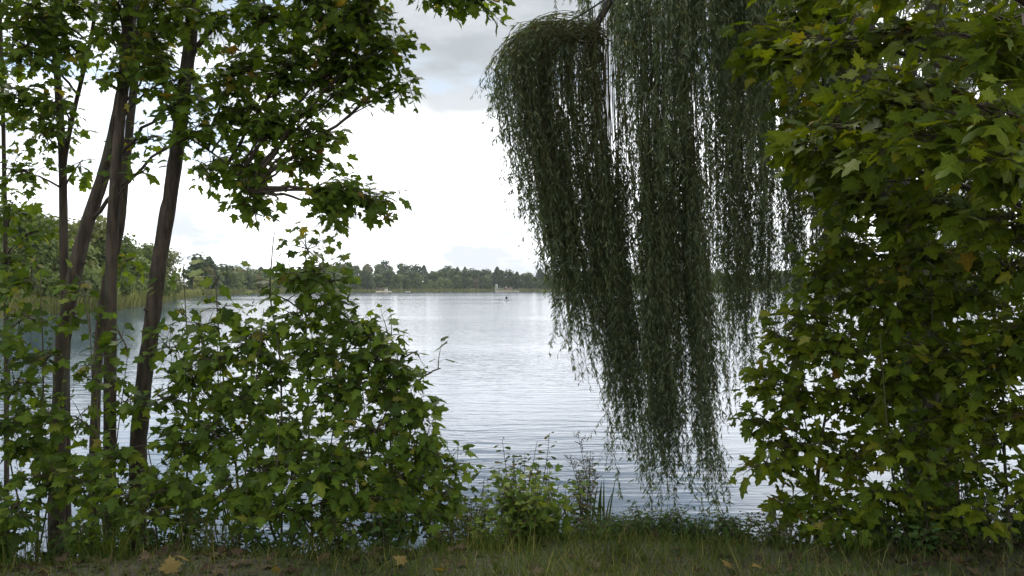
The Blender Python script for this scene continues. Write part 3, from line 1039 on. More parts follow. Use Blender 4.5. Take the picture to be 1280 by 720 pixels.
def sapling(px, d, top, blobs, label, leaf=0.115, r=0.014, mat='sapling', group=GRP_S, extra=(), dens=1.95, **kw):
    b0 = grounded(px, d, -0.06)
    tp = at(*top, d)
    pts = [b0, b0 * 0.66 + tp * 0.34 + R.normal(size=3) * 0.03, b0 * 0.33 + tp * 0.67 + R.normal(size=3) * 0.03, tp]
    trunks = [(pts, r, 0.004)]
    for (ex, ey) in extra:
        e = at(ex, ey, d + R.uniform(-0.3, 0.2))
        trunks.append(([b0 + R.normal(size=3) * [0.05, 0.05, 0], b0 * 0.6 + e * 0.4 + R.normal(size=3) * 0.05, e], r * 0.75, 0.003))
    a = dict(SKW); a.update(kw)
    DENS[0] = dens
    return leafy_tree('maple_sapling', label, 'sapling', trunks, blobs, leaf, M[mat], M['stem'], M['stem'], group, **a)


sapling(392, 6.3, (382, 285), [(384, 312, 6.3, 12, 15, 4), (418, 352, 6.2, 14, 10, 2), (348, 372, 6.3, 16, 10, 2), (395, 340, 6.2, 38, 24, 9), (372, 350, 6.3, 24, 20, 4), (410, 378, 6.2, 36, 20, 7), (372, 400, 6.3, 34, 24, 6),
                               (440, 410, 6.2, 46, 30, 11), (395, 440, 6.2, 50, 36, 14), (465, 450, 6.1, 50, 34, 13), (420, 490, 6.1, 60, 40, 18)],
        'tallest maple sapling, its tip standing up against the lake centre', extra=((440, 390), (470, 425)))
sapling(480, 6.2, (500, 425), [(488, 425, 6.2, 24, 18, 5), (548, 462, 6.1, 10, 10, 1), (520, 440, 6.2, 10, 8, 1), (492, 465, 6.1, 34, 32, 9), (480, 490, 6.1, 45, 36, 12), (512, 515, 6.1, 36, 34, 9), (470, 540, 6.0, 60, 40, 17),
                               (528, 560, 6.0, 38, 36, 11), (500, 600, 5.9, 60, 40, 16), (560, 585, 6.0, 34, 30, 8), (430, 575, 5.9, 60, 40, 16), (570, 620, 5.9, 26, 26, 5)],
        'broad maple sapling at the right end of the left thicket', extra=((520, 480), (450, 450)))
sapling(300, 6.4, (268, 335), [(272, 348, 6.4, 8, 10, 1), (280, 385, 6.4, 26, 14, 3), (325, 405, 6.4, 28, 12, 3), (262, 410, 6.4, 28, 18, 4), (310, 430, 6.3, 45, 30, 11),
                               (270, 450, 6.3, 46, 34, 12), (345, 465, 6.2, 46, 34, 13), (300, 500, 6.2, 55, 38, 17), (350, 540, 6.0, 60, 40, 18), (270, 550, 6.1, 55, 40, 16)],
        'maple sapling between the right hand trunk and the tallest sapling', extra=((330, 385), (250, 390)))
sapling(232, 6.5, (229, 333), [(230, 350, 6.5, 12, 8, 1), (225, 390, 6.5, 18, 12, 1), (215, 435, 6.5, 34, 26, 6), (240, 480, 6.4, 40, 36, 9), (205, 500, 6.4, 36, 36, 8), (230, 560, 6.2, 50, 45, 13),
                               (205, 620, 6.0, 60, 36, 12)],
        'slim maple sapling right beside the right hand trunk', extra=())
sapling(360, 5.7, (350, 520), [(330, 590, 5.7, 60, 40, 15), (400, 600, 5.7, 60, 40, 16), (360, 640, 5.6, 70, 26, 12), (450, 630, 5.7, 60, 30, 13), (290, 625, 5.7, 50, 34, 11), (520, 640, 5.7, 40, 24, 6)],
        'low bushy maple sapling in front at the foot of the thicket', leaf=0.12, extra=((420, 560), (300, 570)))
# left edge saplings, airier
sapling(120, 6.1, (118, 430), [(105, 360, 6.5, 36, 22, 4), (150, 420, 6.3, 30, 20, 3), (120, 470, 6.2, 50, 26, 6), (160, 500, 6.2, 36, 26, 5), (105, 530, 6.1, 50, 34, 8), (150, 570, 6.0, 55, 36, 10), (110, 610, 5.9, 60, 34, 11)],
        'airy maple sapling growing around the feet of the thick trunks', dens=1.2, extra=((110, 350), (160, 440)))
sapling(45, 6.3, (50, 340), [(40, 350, 6.4, 45, 20, 6), (85, 395, 6.4, 40, 18, 5), (30, 400, 6.3, 40, 24, 6), (60, 450, 6.2, 50, 26, 8), (20, 480, 6.2, 45, 30, 8), (70, 520, 6.1, 50, 30, 8), (30, 560, 6.0, 55, 34, 10),
                             (70, 600, 5.9, 60, 34, 11)],
        'tall airy maple sapling in front of the forked trunk', dens=1.6, extra=((90, 385), (15, 380)))
sapling(-20, 5.9, (-10, 400), [(-15, 430, 6.0, 45, 40, 8), (0, 530, 5.9, 45, 40, 9), (-30, 600, 5.8, 60, 45, 10), (20, 630, 5.6, 50, 30, 8), (-50, 500, 5.8, 50, 50, 8)],
        'maple sapling cut by the left edge of the picture', dens=1.7, extra=())
sapling(190, 5.6, (185, 560), [(160, 620, 5.6, 50, 26, 8), (215, 610, 5.7, 40, 30, 7), (185, 645, 5.5, 60, 20, 6)],
        'low maple seedling in front of the right hand trunk foot', leaf=0.11, r=0.009)
sapling(-150, 6.1, (-150, 360), [(-150, 400, 6.1, 60, 50, 9), (-120, 500, 6.0, 70, 50, 10), (-190, 560, 6.0, 80, 50, 12), (-110, 620, 5.8, 70, 40, 9)],
        'maple sapling just outside the left edge of the picture', dens=1.6, extra=((-200, 430),))
# the bare whip between the saplings
wp = [grounded(352, 6.2, -0.05)] + trunk_px([(352, 520, 6.2), (349, 440, 6.2), (338, 372, 6.2), (340, 320, 6.2), (343, 290, 6.2)])
wb = Buf(); wb.tube(spline(wp, 24), np.linspace(0.010, 0.004, 24), 6)
tag(wb.obj('bare_shoot', M['stem'], None, (0, 0, 0), True), 'long bare brown shoot rising in front of the lake left of the tallest sapling', 'shoot')

# ------------------------------------------------------------------ the weeping willow
wbase = grounded(1165, 7.6, -0.2)
wl = thing('weeping_willow', 'weeping willow with grey green curtains of twigs hanging over the water', 'tree', wbase)
tw_pts = [wbase] + trunk_px([(1160, 520, 7.9), (1135, 300, 8.4), (1085, 100, 8.8), (1050, -120, 9.2), (1000, -380, 9.6)])
TP = spline(tw_pts, 30)
b = Buf(); b.tube(TP, np.linspace(0.25, 0.12, 30), 14, wob=0.05); b.obj('trunk', M['wbark'], wl, wbase, True)
limbs = {
    'a': trunk_px([(1075, 40, 9.0), (980, -120, 9.3), (880, -140, 9.4), (800, -60, 9.4), (752, 20, 9.3), (735, 55, 9.3), (728, 110, 9.3)]),
    'a2': trunk_px([(770, -10, 9.35), (720, 22, 9.2), (680, 34, 9.1), (645, 48, 9.0), (622, 80, 9.0)]),
    'b': trunk_px([(1085, 90, 8.9), (1000, -60, 8.8), (920, -120, 8.6), (850, -110, 8.5), (790, -60, 8.4)]),
    'c': trunk_px([(1050, -120, 9.2), (960, -260, 9.4), (850, -290, 9.6), (740, -230, 9.6), (680, -120, 9.6)]),
    'd': trunk_px([(1090, 130, 8.7), (1060, -40, 9.2), (1000, -110, 9.6), (930, -110, 9.9), (870, -60, 10.0)]),
    'e': trunk_px([(1100, 200, 8.6), (1160, 20, 8.9), (1220, -60, 9.1), (1300, -80, 9.2)]),
    'f': trunk_px([(1080, 60, 8.9), (1000, -30, 8.3), (940, -70, 7.9), (880, -70, 7.7), (820, -30, 7.6)]),
}
for nm, P in limbs.items():
    b = Buf()
    r0 = 0.11 if nm in 'abcdef' else 0.011
    b.tube(spline(P, 22), np.linspace(r0, 0.012, 22), 8, wob=0.04)
    b.obj('limb', M['wbark'], wl, wbase, True)


def strands(name, n, start, end, dens=1.0, leaf=0.085, arc=0.25, sway=0.045, seed=1, swing=1.6, arch=None, bare=0.0):
    """start(r,k)/end(r,start) give photograph pixel + depth; a strand arches out of its limb and hangs down"""
    r = np.random.default_rng(seed)
    tbuf, lbuf = Buf(), Buf()
    PP, DD, NN, SS = [], [], [], []
    clump = None
    for k_ in range(n):
        if clump is None or k_ % 7 == 0:
            clump = start(r)
            off = clump
            cl_end = end(r, clump)
        s0 = np.array(clump) + r.normal(size=3) * [7, 9, 0.07]
        e0 = np.array(cl_end) + r.normal(size=3) * [11, 28, 0.08]
        A = at(*s0); B = at(*e0)
        L = np.linalg.norm(A - B)
        m_ = max(6, int(L / 0.12))
        t_ = np.linspace(0, 1, m_)
        P = np.empty((m_, 3))
        P[:, 2] = A[2] + (B[2] - A[2]) * t_ ** 1.05
        hz = t_ ** swing
        P[:, 0] = A[0] + (B[0] - A[0]) * hz
        P[:, 1] = A[1] + (B[1] - A[1]) * hz
        ph = r.random(2) * 6.28
        amp = sway * np.sin(t_ * pi * 0.5) * L * 0.35
        P[:, 0] += amp * np.sin(t_ * r.uniform(2, 5) + ph[0])
        P[:, 1] += amp * np.sin(t_ * r.uniform(2, 5) + ph[1])
        if arch is not None:                         # the shoot bows over from its limb before it hangs
            O_ = at(arch[0] + r.normal() * 8, arch[1] + r.normal() * 9, s0[2])
            top_ = (O_ + P[0]) / 2 + np.array([0, 0, 0.10 + 0.30 * abs(O_[0] - P[0, 0])])
            bow = bez(O_, top_, P[0], 7)[:-1]
            P = np.concatenate([bow, P])
            P[3:-1] = (P[2:-2] + P[3:-1] + P[4:]) / 3
            m_ = len(P)
            t_ = np.concatenate([[0], np.cumsum(np.linalg.norm(np.diff(P, axis=0), axis=1))]); L = t_[-1]; t_ = t_ / L
        tbuf.tube(P, np.linspace(0.0042, 0.0014, m_), 3, cap=False)
        nl = int(L / 0.021 * dens * (1 - 0.8 * bare))
        if nl < 4:
            continue
        ts = np.clip(bare + r.normal() * 0.08, 0, 0.8) * (bare > 0) + (1 - bare) * np.sort(r.random(nl)) ** 0.92
        ts = np.clip(ts, 0, 1)
        pos = np.stack([np.interp(ts, t_, P[:, c_]) for c_ in range(3)], -1)
        tan = unit(np.stack([np.interp(ts, t_, np.gradient(P[:, c_])) for c_ in range(3)], -1))
        rd = r.normal(size=(nl, 3))
        rd -= (rd * tan).sum(1, keepdims=True) * tan
        rd = unit(rd)
        d_ = unit(tan * r.uniform(0.55, 1.5, (nl, 1)) + rd * 0.75 + [0, 0, -0.35])
        PP.append(pos); DD.append(d_); NN.append(unit(rd + r.normal(size=(nl, 3)) * 0.5 + [0, 0, 0.3]))
        SS.append(leaf * r.uniform(0.55, 1.3, nl) * (1.0 - 0.35 * ts ** 3))
        # short side twigs
        for _ in range(int(L / 0.32)):
            q = r.integers(1 + int(bare * (m_ - 3)), m_ - 1)
            sl = r.uniform(0.12, 0.4)
            o_ = np.array([r.normal() * 0.3, r.normal() * 0.3, -1.0])
            E_ = P[q] + unit(o_) * sl
            tbuf.tube(np.stack([P[q], (P[q] + E_) / 2 + [r.normal() * .02, r.normal() * .02, 0], E_]), 0.0014, 3, cap=False)
            n2 = int(sl / 0.026)
            f = r.random((n2, 1))
            PP.append(P[q] + (E_ - P[q]) * f)
            o2 = r.normal(size=(n2, 3)) * [1, 1, 0.2]
            DD.append(unit(o2 * 0.7 + [0, 0, -1.0])); NN.append(unit(r.normal(size=(n2, 3)) + [0, 0, 0.2]))
            SS.append(leaf * r.uniform(0.5, 1.1, n2))
    PP, DD, NN, SS = (np.concatenate(x) for x in (PP, DD, NN, SS))
    lbuf.leaves(WILLOW, PP, DD, NN, SS, r.uniform(-0.5, 1.5, len(PP)), r.uniform(0.75, 1.25, len(PP)))
    hb_ = lbuf.obj('hanging_foliage', M['willow'], wl, wbase)
    tbuf.obj('hanging_twig', M['wtwig'], hb_, wbase)


U = lambda r, a, b_: r.uniform(a, b_)


def topA(x):      # the arched outline of the left lobe
    return 36 + 62 * np.clip((668 - x) / 56.0, 0, 1) ** 2


def sA(r):
    x = U(r, 614, 664); return (x, topA(x), U(r, 8.8, 9.4))
def eA(r, s):
    f = (s[0] - 614) / 50
    return (s[0] + 26 + U(r, 0, 22) + 20 * f, U(r, 170, 250) + 110 * f + U(r, -60, 60), s[2])
def sB(r):
    x = U(r, 655, 742); return (x, topA(x) + U(r, -4, 40), U(r, 8.8, 9.7))
def eB(r, s):
    f = (s[0] - 655) / 87
    y = U(r, 0, 1) ** 0.7
    yy = 250 + 150 * f + y * (130 + 60 * f)
    return (s[0] + 30 + 0.34 * max(0, yy - 300) * 0.75, yy, s[2])
def sC(r):
    x = U(r, 728, 800); return (x, U(r, -70, 60), U(r, 9.0, 9.8))
def eC(r, s):
    yy = 340 + 130 * U(r, 0, 1)
    return (s[0] + 22 + 0.30 * max(0, yy - 360), yy, s[2] - 0.2)
def sD(r):
    x = U(r, 800, 862); return (x, U(r, -90, 10), U(r, 8.6, 9.4))
def eD(r, s):
    yy = 380 + 150 * U(r, 0, 1)
    return (s[0] + 4 + 0.17 * max(0, yy - 380), yy, 8.75 + U(r, -0.2, 0.3))
def sE(r):
    x = U(r, 862, 905); return (x, U(r, -90, 0), U(r, 9.4, 10.0))
def eE(r, s):
    return (s[0] + U(r, -6, 12), U(r, 260, 440), s[2])
def sF(r):
    x = U(r, 900, 1060); return (x, U(r, -110, -10), U(r, 9.0, 10.0))
def eF(r, s):
    return (s[0] + U(r, -6, 14), 320 + 140 * U(r, 0, 1) ** 0.6 - 0.3 * max(0, s[0] - 960), s[2])
def sG(r):
    x = U(r, 690, 790); return (x, U(r, -200, -120), U(r, 9.4, 9.8))
def eG(r, s):
    return (s[0] + U(r, 0, 14), U(r, -10, 50) - 60 * (s[0] < 715) + 30 * (s[0] > 750), s[2])
def sH(r):
    x = U(r, 770, 1010); return (x, U(r, -140, -40), U(r, 7.6, 8.6))
def eH(r, s):
    return (s[0] + U(r, -6, 20), 45 + 150 * U(r, 0, 1) ** 1.6 + 0.2 * max(0, s[0] - 850), s[2])
def sI(r):
    x = U(r, 1040, 1330); return (x, U(r, -110, -10), U(r, 8.6, 9.6))
def eI(r, s):
    return (s[0] + U(r, -6, 14), U(r, 220, 420), s[2])


strands('left outer curtain', 74, sA, eA, 0.55, seed=11, arch=(722, 46), bare=0.2)
strands('left curtain', 150, sB, eB, 0.62, seed=12, arch=(748, 50), bare=0.1)
strands('inner curtain', 34, sC, eC, 0.6, seed=13)
strands('long tail', 52, sD, eD, 0.7, seed=14)

for nm_, (xa, xb), (ya, yb), (ex_, ey_), n_, dz_, sd_ in (('left tail', (672, 708), (40, 90), (740, 462), 34, 9.1, 31), ('second tail', (704, 748), (50, 110), (780, 528), 44, 9.2, 32),
                                                    ('third tail', (748, 792), (0, 90), (808, 588), 52, 9.1, 33), ('main tail', (796, 842), (-30, 60), (838, 634), 88, 8.8, 34),
                                                    ('right tail', (836, 866), (-30, 60), (896, 632), 56, 8.75, 35)):
    def s_t(r, xa=xa, xb=xb, ya=ya, yb=yb, dz_=dz_):
        return (U(r, xa, xb), U(r, ya, yb), dz_ + U(r, -0.2, 0.3))
    def e_t(r, s, xa=xa, xb=xb, ex_=ex_, ey_=ey_):
        up_ = U(r, 0, 1) ** 1.5
        f = (s[0] - (xa + xb) / 2)
        return (ex_ + f * (0.25 + 0.6 * up_) - 0.28 * 190 * up_ * (ex_ - (xa + xb) / 2) / 70, ey_ - 190 * up_, s[2] - 0.1)
    strands(nm_, n_, s_t, e_t, 0.9, seed=sd_, swing=1.9, bare=0.36)
strands('thin veil', 34, sE, eE, 0.6, seed=15)
strands('right curtain', 240, sF, eF, 0.72, seed=16)
strands('top fringe', 80, sG, eG, 0.9, seed=17)
strands('near top drapes', 220, sH, eH, 0.85, 0.095, seed=18)
strands('curtain behind maple', 210, sI, eI, 0.8, seed=19)

# ------------------------------------------------------------------ the near maple at the right
rb = np.array([3.55, 4.7, float(g(3.55, 4.7)) - 0.15])
rt = [rb, rb + [0.02, 0.05, 1.2], rb + [0.0, 0.15, 2.6], rb + [-0.1, 0.3, 4.4], rb + [-0.1, 0.3, 6.5]]
leafy_tree('maple_tree', 'near maple at the right edge with large light green leaves', 'tree', [(rt, 0.11, 0.05)],
           [(1240, 60, 4.2, 70, 50, 12), (1180, 50, 4.6, 60, 40, 9), (1230, 140, 3.9, 70, 36, 10), (1165, 175, 4.4, 60, 36, 11), (1250, 200, 3.8, 60, 36, 9), (1090, 130, 4.9, 50, 26, 7),
            (1110, 105, 5.2, 50, 22, 6), (1050, 165, 5.3, 60, 26, 8), (1000, 185, 5.6, 45, 26, 7), (1100, 190, 5.0, 60, 30, 10), (1150, 120, 5.2, 60, 36, 8),
            (1100, 40, 5.8, 70, 40, 12), (1010, 60, 6.2, 60, 40, 9), (1190, 260, 5.2, 80, 50, 16), (1100, 250, 5.6, 80, 46, 16), (1250, 280, 4.8, 70, 50, 14), (1030, 215, 5.8, 60, 36, 9),
            (1130, -40, 5.2, 120, 50, 18), (1240, -60, 4.4, 110, 60, 14), (1000, -60, 5.4, 110, 50, 14), (1120, -220, 4.8, 200, 110, 20), (1350, -160, 4.0, 200, 140, 18), (900, -330, 4.2, 200, 110, 16), (1150, -330, 4.0, 260, 120, 26), (1250, -420, 3.2, 300, 150, 24), (1000, -480, 3.4, 300, 130, 20),
            (1480, 60, 5.0, 120, 90, 20), (1560, 220, 4.8, 120, 90, 20), (1420, 250, 5.2, 100, 80, 16), (1650, -60, 5.0, 150, 120, 20), (1500, -240, 5.0, 200, 120, 20), (960, 55, 7.1, 70, 55, 14), (1005, 140, 7.1, 55, 45, 12), (1035, 240, 7.1, 45, 60, 11), (1240, 30, 6.8, 110, 70, 20), (1120, 120, 7.0, 110, 60, 18), (1230, 190, 6.8, 110, 70, 22), (1010, 10, 7.0, 80, 50, 12)],
           0.14, M['right'], M['bark'], M['twig'], 'maples and saplings of the right bank')

GRP_R = 'maples and saplings of the right bank'
sapling(1020, 5.9, (1050, 290), [(1060, 310, 6.0, 60, 34, 11), (1020, 345, 6.0, 45, 26, 8), (1080, 370, 5.9, 70, 34, 15), (1010, 400, 5.9, 45, 30, 9), (975, 425, 5.9, 34, 26, 6), (1040, 440, 5.8, 70, 36, 16),
                                 (965, 480, 5.9, 34, 30, 7), (1010, 500, 5.8, 50, 36, 11), (1080, 500, 5.8, 60, 40, 14), (955, 530, 5.9, 34, 26, 6), (1000, 560, 5.8, 50, 36, 10), (960, 580, 5.8, 36, 30, 6),
                                 (1060, 580, 5.7, 60, 36, 11), (985, 630, 5.7, 45, 26, 6)],
        'bright tall maple sapling at the left edge of the right hand thicket', 0.112, 0.016, 'right', GRP_R, extra=((985, 420), (1060, 380)), dens=2.5)
sapling(1130, 5.6, (1160, 290), [(1160, 320, 5.7, 80, 40, 18), (1200, 380, 5.6, 80, 40, 18), (1130, 400, 5.7, 70, 40, 16), (1180, 450, 5.5, 90, 40, 20), (1120, 480, 5.6, 70, 40, 15), (1200, 520, 5.4, 80, 40, 17),
                                 (1130, 560, 5.5, 70, 36, 14), (1100, 620, 5.4, 60, 30, 10), (1180, 590, 5.3, 70, 26, 9), (1050, 640, 5.4, 50, 26, 7)],
        'dense maple sapling in the middle of the right hand thicket', 0.115, 0.018, 'right', GRP_R, extra=((1210, 340), (1100, 420)), dens=2.5)
sapling(1265, 5.3, (1260, 280), [(1260, 330, 5.3, 70, 45, 14), (1280, 420, 5.2, 70, 45, 14), (1240, 470, 5.2, 60, 36, 10), (1290, 520, 5.1, 70, 45, 12), (1250, 560, 5.2, 50, 26, 6), (1320, 600, 5, 60, 45, 9),
                                 (1225, 650, 5.1, 50, 18, 4), (1340, 420, 5, 80, 90, 14)],
        'maple sapling cut by the right edge of the picture', 0.115, 0.016, 'right', GRP_R, dens=2.5)
sapling(1420, 5.4, (1430, 260), [(1400, 300, 5.4, 80, 50, 14), (1460, 380, 5.3, 90, 60, 16), (1400, 470, 5.3, 90, 60, 16), (1470, 540, 5.2, 90, 60, 14), (1400, 610, 5.1, 90, 50, 12)],
        'maple sapling just outside the right edge of the picture', 0.115, 0.016, 'right', GRP_R, extra=((1470, 330),))
sapling(1580, 5.8, (1600, 250), [(1590, 300, 5.8, 90, 60, 14), (1640, 400, 5.7, 90, 60, 14), (1560, 500, 5.6, 100, 60, 16), (1640, 590, 5.6, 100, 60, 14)],
        'maple sapling farther outside the right edge of the picture', 0.115, 0.016, 'right', GRP_R, extra=((1650, 330),))
sapling(1180, 7.0, (1170, 330), [(1230, 330, 6.9, 90, 60, 16), (1140, 340, 7.0, 80, 60, 15), (1060, 330, 7.1, 60, 45, 8), (1240, 430, 6.8, 90, 60, 16), (1150, 450, 7.0, 90, 60, 16), (1090, 430, 7.0, 60, 50, 9), (1180, 540, 6.8, 90, 50, 12)],
        'dark maple sapling at the back of the right hand thicket by the water', 0.115, 0.016, 'sapling', GRP_R, extra=((1230, 350), (1090, 380)))

# ------------------------------------------------------------------ small plants of the bank in the middle
def weed(name, label, cat, px, d, top, nst, hgt, spread, leaf, mat, tm, seed, dens=1.0, stem='stem', up=0.6):
    r = np.random.default_rng(seed)
    b0 = grounded(px, d, -0.03)
    root = thing(name, label, cat, b0)
    sb_, acc = Buf(), ([], [], [], [])
    for _ in range(nst):
        a = r.random() * 6.28
        B0 = b0 + np.array([math.cos(a), math.sin(a), 0]) * spread * 0.25 * r.random()
        B0[2] = float(g(B0[0], B0[1])) - 0.03
        Lh = hgt * r.uniform(0.6, 1.0)
        T1 = B0 + np.array([math.cos(a) * spread * r.uniform(0.2, 1), math.sin(a) * spread * 0.6 * r.random(), Lh])
        P = bez(B0, (B0 + T1) / 2 + r.normal(size=3) * 0.05 * Lh, T1, 9)
        sb_.tube(P, np.linspace(0.0055, 0.0018, 9), 5)
        nl = int(Lh / leaf * 3.2 * dens)
        for j in range(nl):
            f = 0.12 + 0.88 * (j + r.random()) / nl
            p_ = np.array([np.interp(f, np.linspace(0, 1, 9), P[:, c_]) for c_ in range(3)])
            th = j * 2.4 + r.normal() * 0.4
            o_ = np.array([math.cos(th), math.sin(th), 0.25])
            st = leaf * r.uniform(0.15, 0.7)
            q = p_ + o_ * st
            sb_.tube(np.stack([p_, q]), 0.0013, 3, cap=False)
            acc[0].append(q); acc[1].append(unit(o_ + [0, 0, -0.4] + r.normal(size=3) * .2))
            acc[2].append(unit(np.array([0, -0.45, up]) + r.normal(size=3) * 0.4)); acc[3].append(leaf * r.uniform(0.6, 1.15) * (1.1 - 0.5 * f))
    sb_.obj(stem, M['stem'], root, b0, True)
    finish_leaves('foliage', acc, M[mat], root, b0, tm)
    return root


weed('oak_seedling', 'young oak shoots with small dark lobed leaves beside the left thicket', 'seedling', 648, 6.3, 545, 11, 0.98, 0.24, 0.085, 'oak', (OAK,), 5, 1.2)
weed('maple_seedling', 'bright yellow green maple seedling in the middle of the bank', 'seedling', 668, 5.75, 600, 34, 0.62, 0.36, 0.095, 'weed', (MAPLE, MAPLE_B), 6, 1.2)
weed('maple_seedling', 'low pale green seedling at the grass edge below the oak shoots', 'seedling', 625, 5.6, 640, 12, 0.32, 0.28, 0.08, 'weed', (MAPLE_B, OVAL), 16, 1.0)
weed('nettle', 'clump of thin pale nettles between the thicket and oak shoots', 'weed', 592, 6.1, 600, 24, 0.50, 0.20, 0.055, 'weed', (OVAL,), 8, 1.3)
weed('leafy_weed', 'thin tall weed with few leaves at the right end of the thicket', 'weed', 560, 6.3, 480, 3, 1.0, 0.12, 0.06, 'oak', (OVAL,), 9, 0.8)
weed('leafy_weed', 'slim upright weed leaning over the water right of the thicket', 'weed', 598, 6.5, 545, 3, 0.75, 0.12, 0.05, 'oak', (OVAL,), 10, 0.9)
weed('leafy_weed', 'dark leafy weed below the seed heads beside the oak shoots', 'weed', 728, 6.2, 560, 6, 0.75, 0.10, 0.075, 'oak', (OVAL, OAK), 12, 1.3)
for j, (px, d, w_, h_, lab) in enumerate(((765, 5.75, 0.30, 0.22, 'dark low bramble right of the bright seedling'), (815, 5.8, 0.34, 0.27, 'dark low bramble under the tip of the willow tail'),
                                          (870, 5.75, 0.34, 0.24, 'dark low bramble between willow tail and right thicket'), (925, 5.7, 0.3, 0.24, 'dark low bramble at the foot of the right thicket'))):
    weed('bramble', lab, 'bramble', px, d, 0, 26, h_, w_, 0.058, 'bramble', (OVAL,), 30 + j, 2.2)['group'] = 'brambles along the bank edge'

# seed-head plant
b0 = grounded(735, 6.4, -0.03)
sp = thing('seed_stalk', 'dry feathery seed stalks standing against the water', 'weed', b0)
sb_ = Buf(); hb_ = Buf()
r = np.random.default_rng(3)
for k_ in range(5):
    T1 = at(*[(722, 540), (737, 575), (712, 572), (745, 590), (728, 600)][k_], 6.4 + 0.1 * k_)
    B0 = b0 + [r.normal() * .04, r.normal() * .04, 0]
    P = bez(B0, (B0 + T1) / 2 + r.normal(size=3) * .02, T1, 14)
    sb_.tube(P, np.linspace(0.005, 0.0015, 14), 5)
    for j in range(26):
        f = 0.5 + 0.5 * r.random()
        p_ = np.array([np.interp(f, np.linspace(0, 1, 14), P[:, c_]) for c_ in range(3)])
        e_ = p_ + np.array([r.normal() * .05, r.normal() * .05, r.uniform(0.02, 0.12)]) * (1.5 - f)
        sb_.tube(np.stack([p_, e_]), 0.0012, 3, cap=False)
        for q in np.linspace(0.3, 1, 5):
            c_ = p_ + (e_ - p_) * q + r.normal(size=3) * .006
            hb_.leaves(CLUMP, [c_], [r.normal(size=3)], [r.normal(size=3)], 0.011)
sb_.obj('stalk', M['stem'], sp, b0, True)
tag(hb_.obj('seed_head', M['seed'], sp, b0), kind='stuff')


# iris / reed blades at the waterline
def blade_clump(px, d, n, hgt, spread, label, seed, name='reed_clump', mat='fresh_reed', wd=0.055):
    r = np.random.default_rng(seed)
    b0 = grounded(px, d, -0.03)
    b0[2] = max(b0[2], -0.1)
    bf = Buf()
    for _ in range(n):
        B0 = b0 + np.array([r.normal() * spread, r.normal() * spread * 0.5, 0])
        Lh = hgt * r.uniform(0.5, 1.05)
        ln = np.array([r.normal() * 0.22, r.normal() * 0.15, 1.0])
        T1 = B0 + unit(ln) * Lh
        mid = (B0 + T1) / 2 - np.array([ln[0], ln[1], 0]) * Lh * 0.25
        P = bez(B0, mid, T1, 7)
        if r.random() < 0.25:
            P[-2:, 2] -= Lh * np.array([0.06, 0.2]); P[-1, 0] += Lh * 0.12 * np.sign(ln[0])
        w_ = wd * 0.22 * np.array([1, 1.1, 1.1, 1.0, 0.8, 0.5, 0.05])[:, None] * r.uniform(0.6, 1.1)
        sd_ = unit(np.array([1.0, r.normal() * 0.6, 0]))
        V = np.concatenate([P - sd_ * w_, P + sd_ * w_, P + np.array([0, 0.004, 0])])
        m_ = 7
        i_ = np.arange(m_ - 1)
        T = np.concatenate([np.stack([i_, i_ + 2 * m_, i_ + 1 + 2 * m_], -1), np.stack([i_, i_ + 1 + 2 * m_, i_ + 1], -1),
                            np.stack([i_ + 2 * m_, i_ + m_, i_ + 1 + m_], -1), np.stack([i_ + 2 * m_, i_ + 1 + m_, i_ + 1 + 2 * m_], -1)])
        bf.add(V, T)
    o = bf.obj(name, M[mat], None, b0)
    o.location = b0
    return tag(o, label, 'reeds', 'reed clumps at the water edge')


blade_clump(752, 6.9, 16, 0.75, 0.10, 'dark upright reed blades just right of the seed stalks', 1)
blade_clump(790, 7.3, 12, 0.50, 0.14, 'short reed blades left of the hanging willow tail', 2)
blade_clump(845, 7.4, 16, 0.45, 0.22, 'thin reed blades directly below the hanging willow tail', 4)
blade_clump(900, 7.3, 14, 0.50, 0.16, 'short reed blades beside the right thicket', 5)
blade_clump(700, 7.0, 12, 0.50, 0.10, 'reed blades behind the bright seedling', 6)

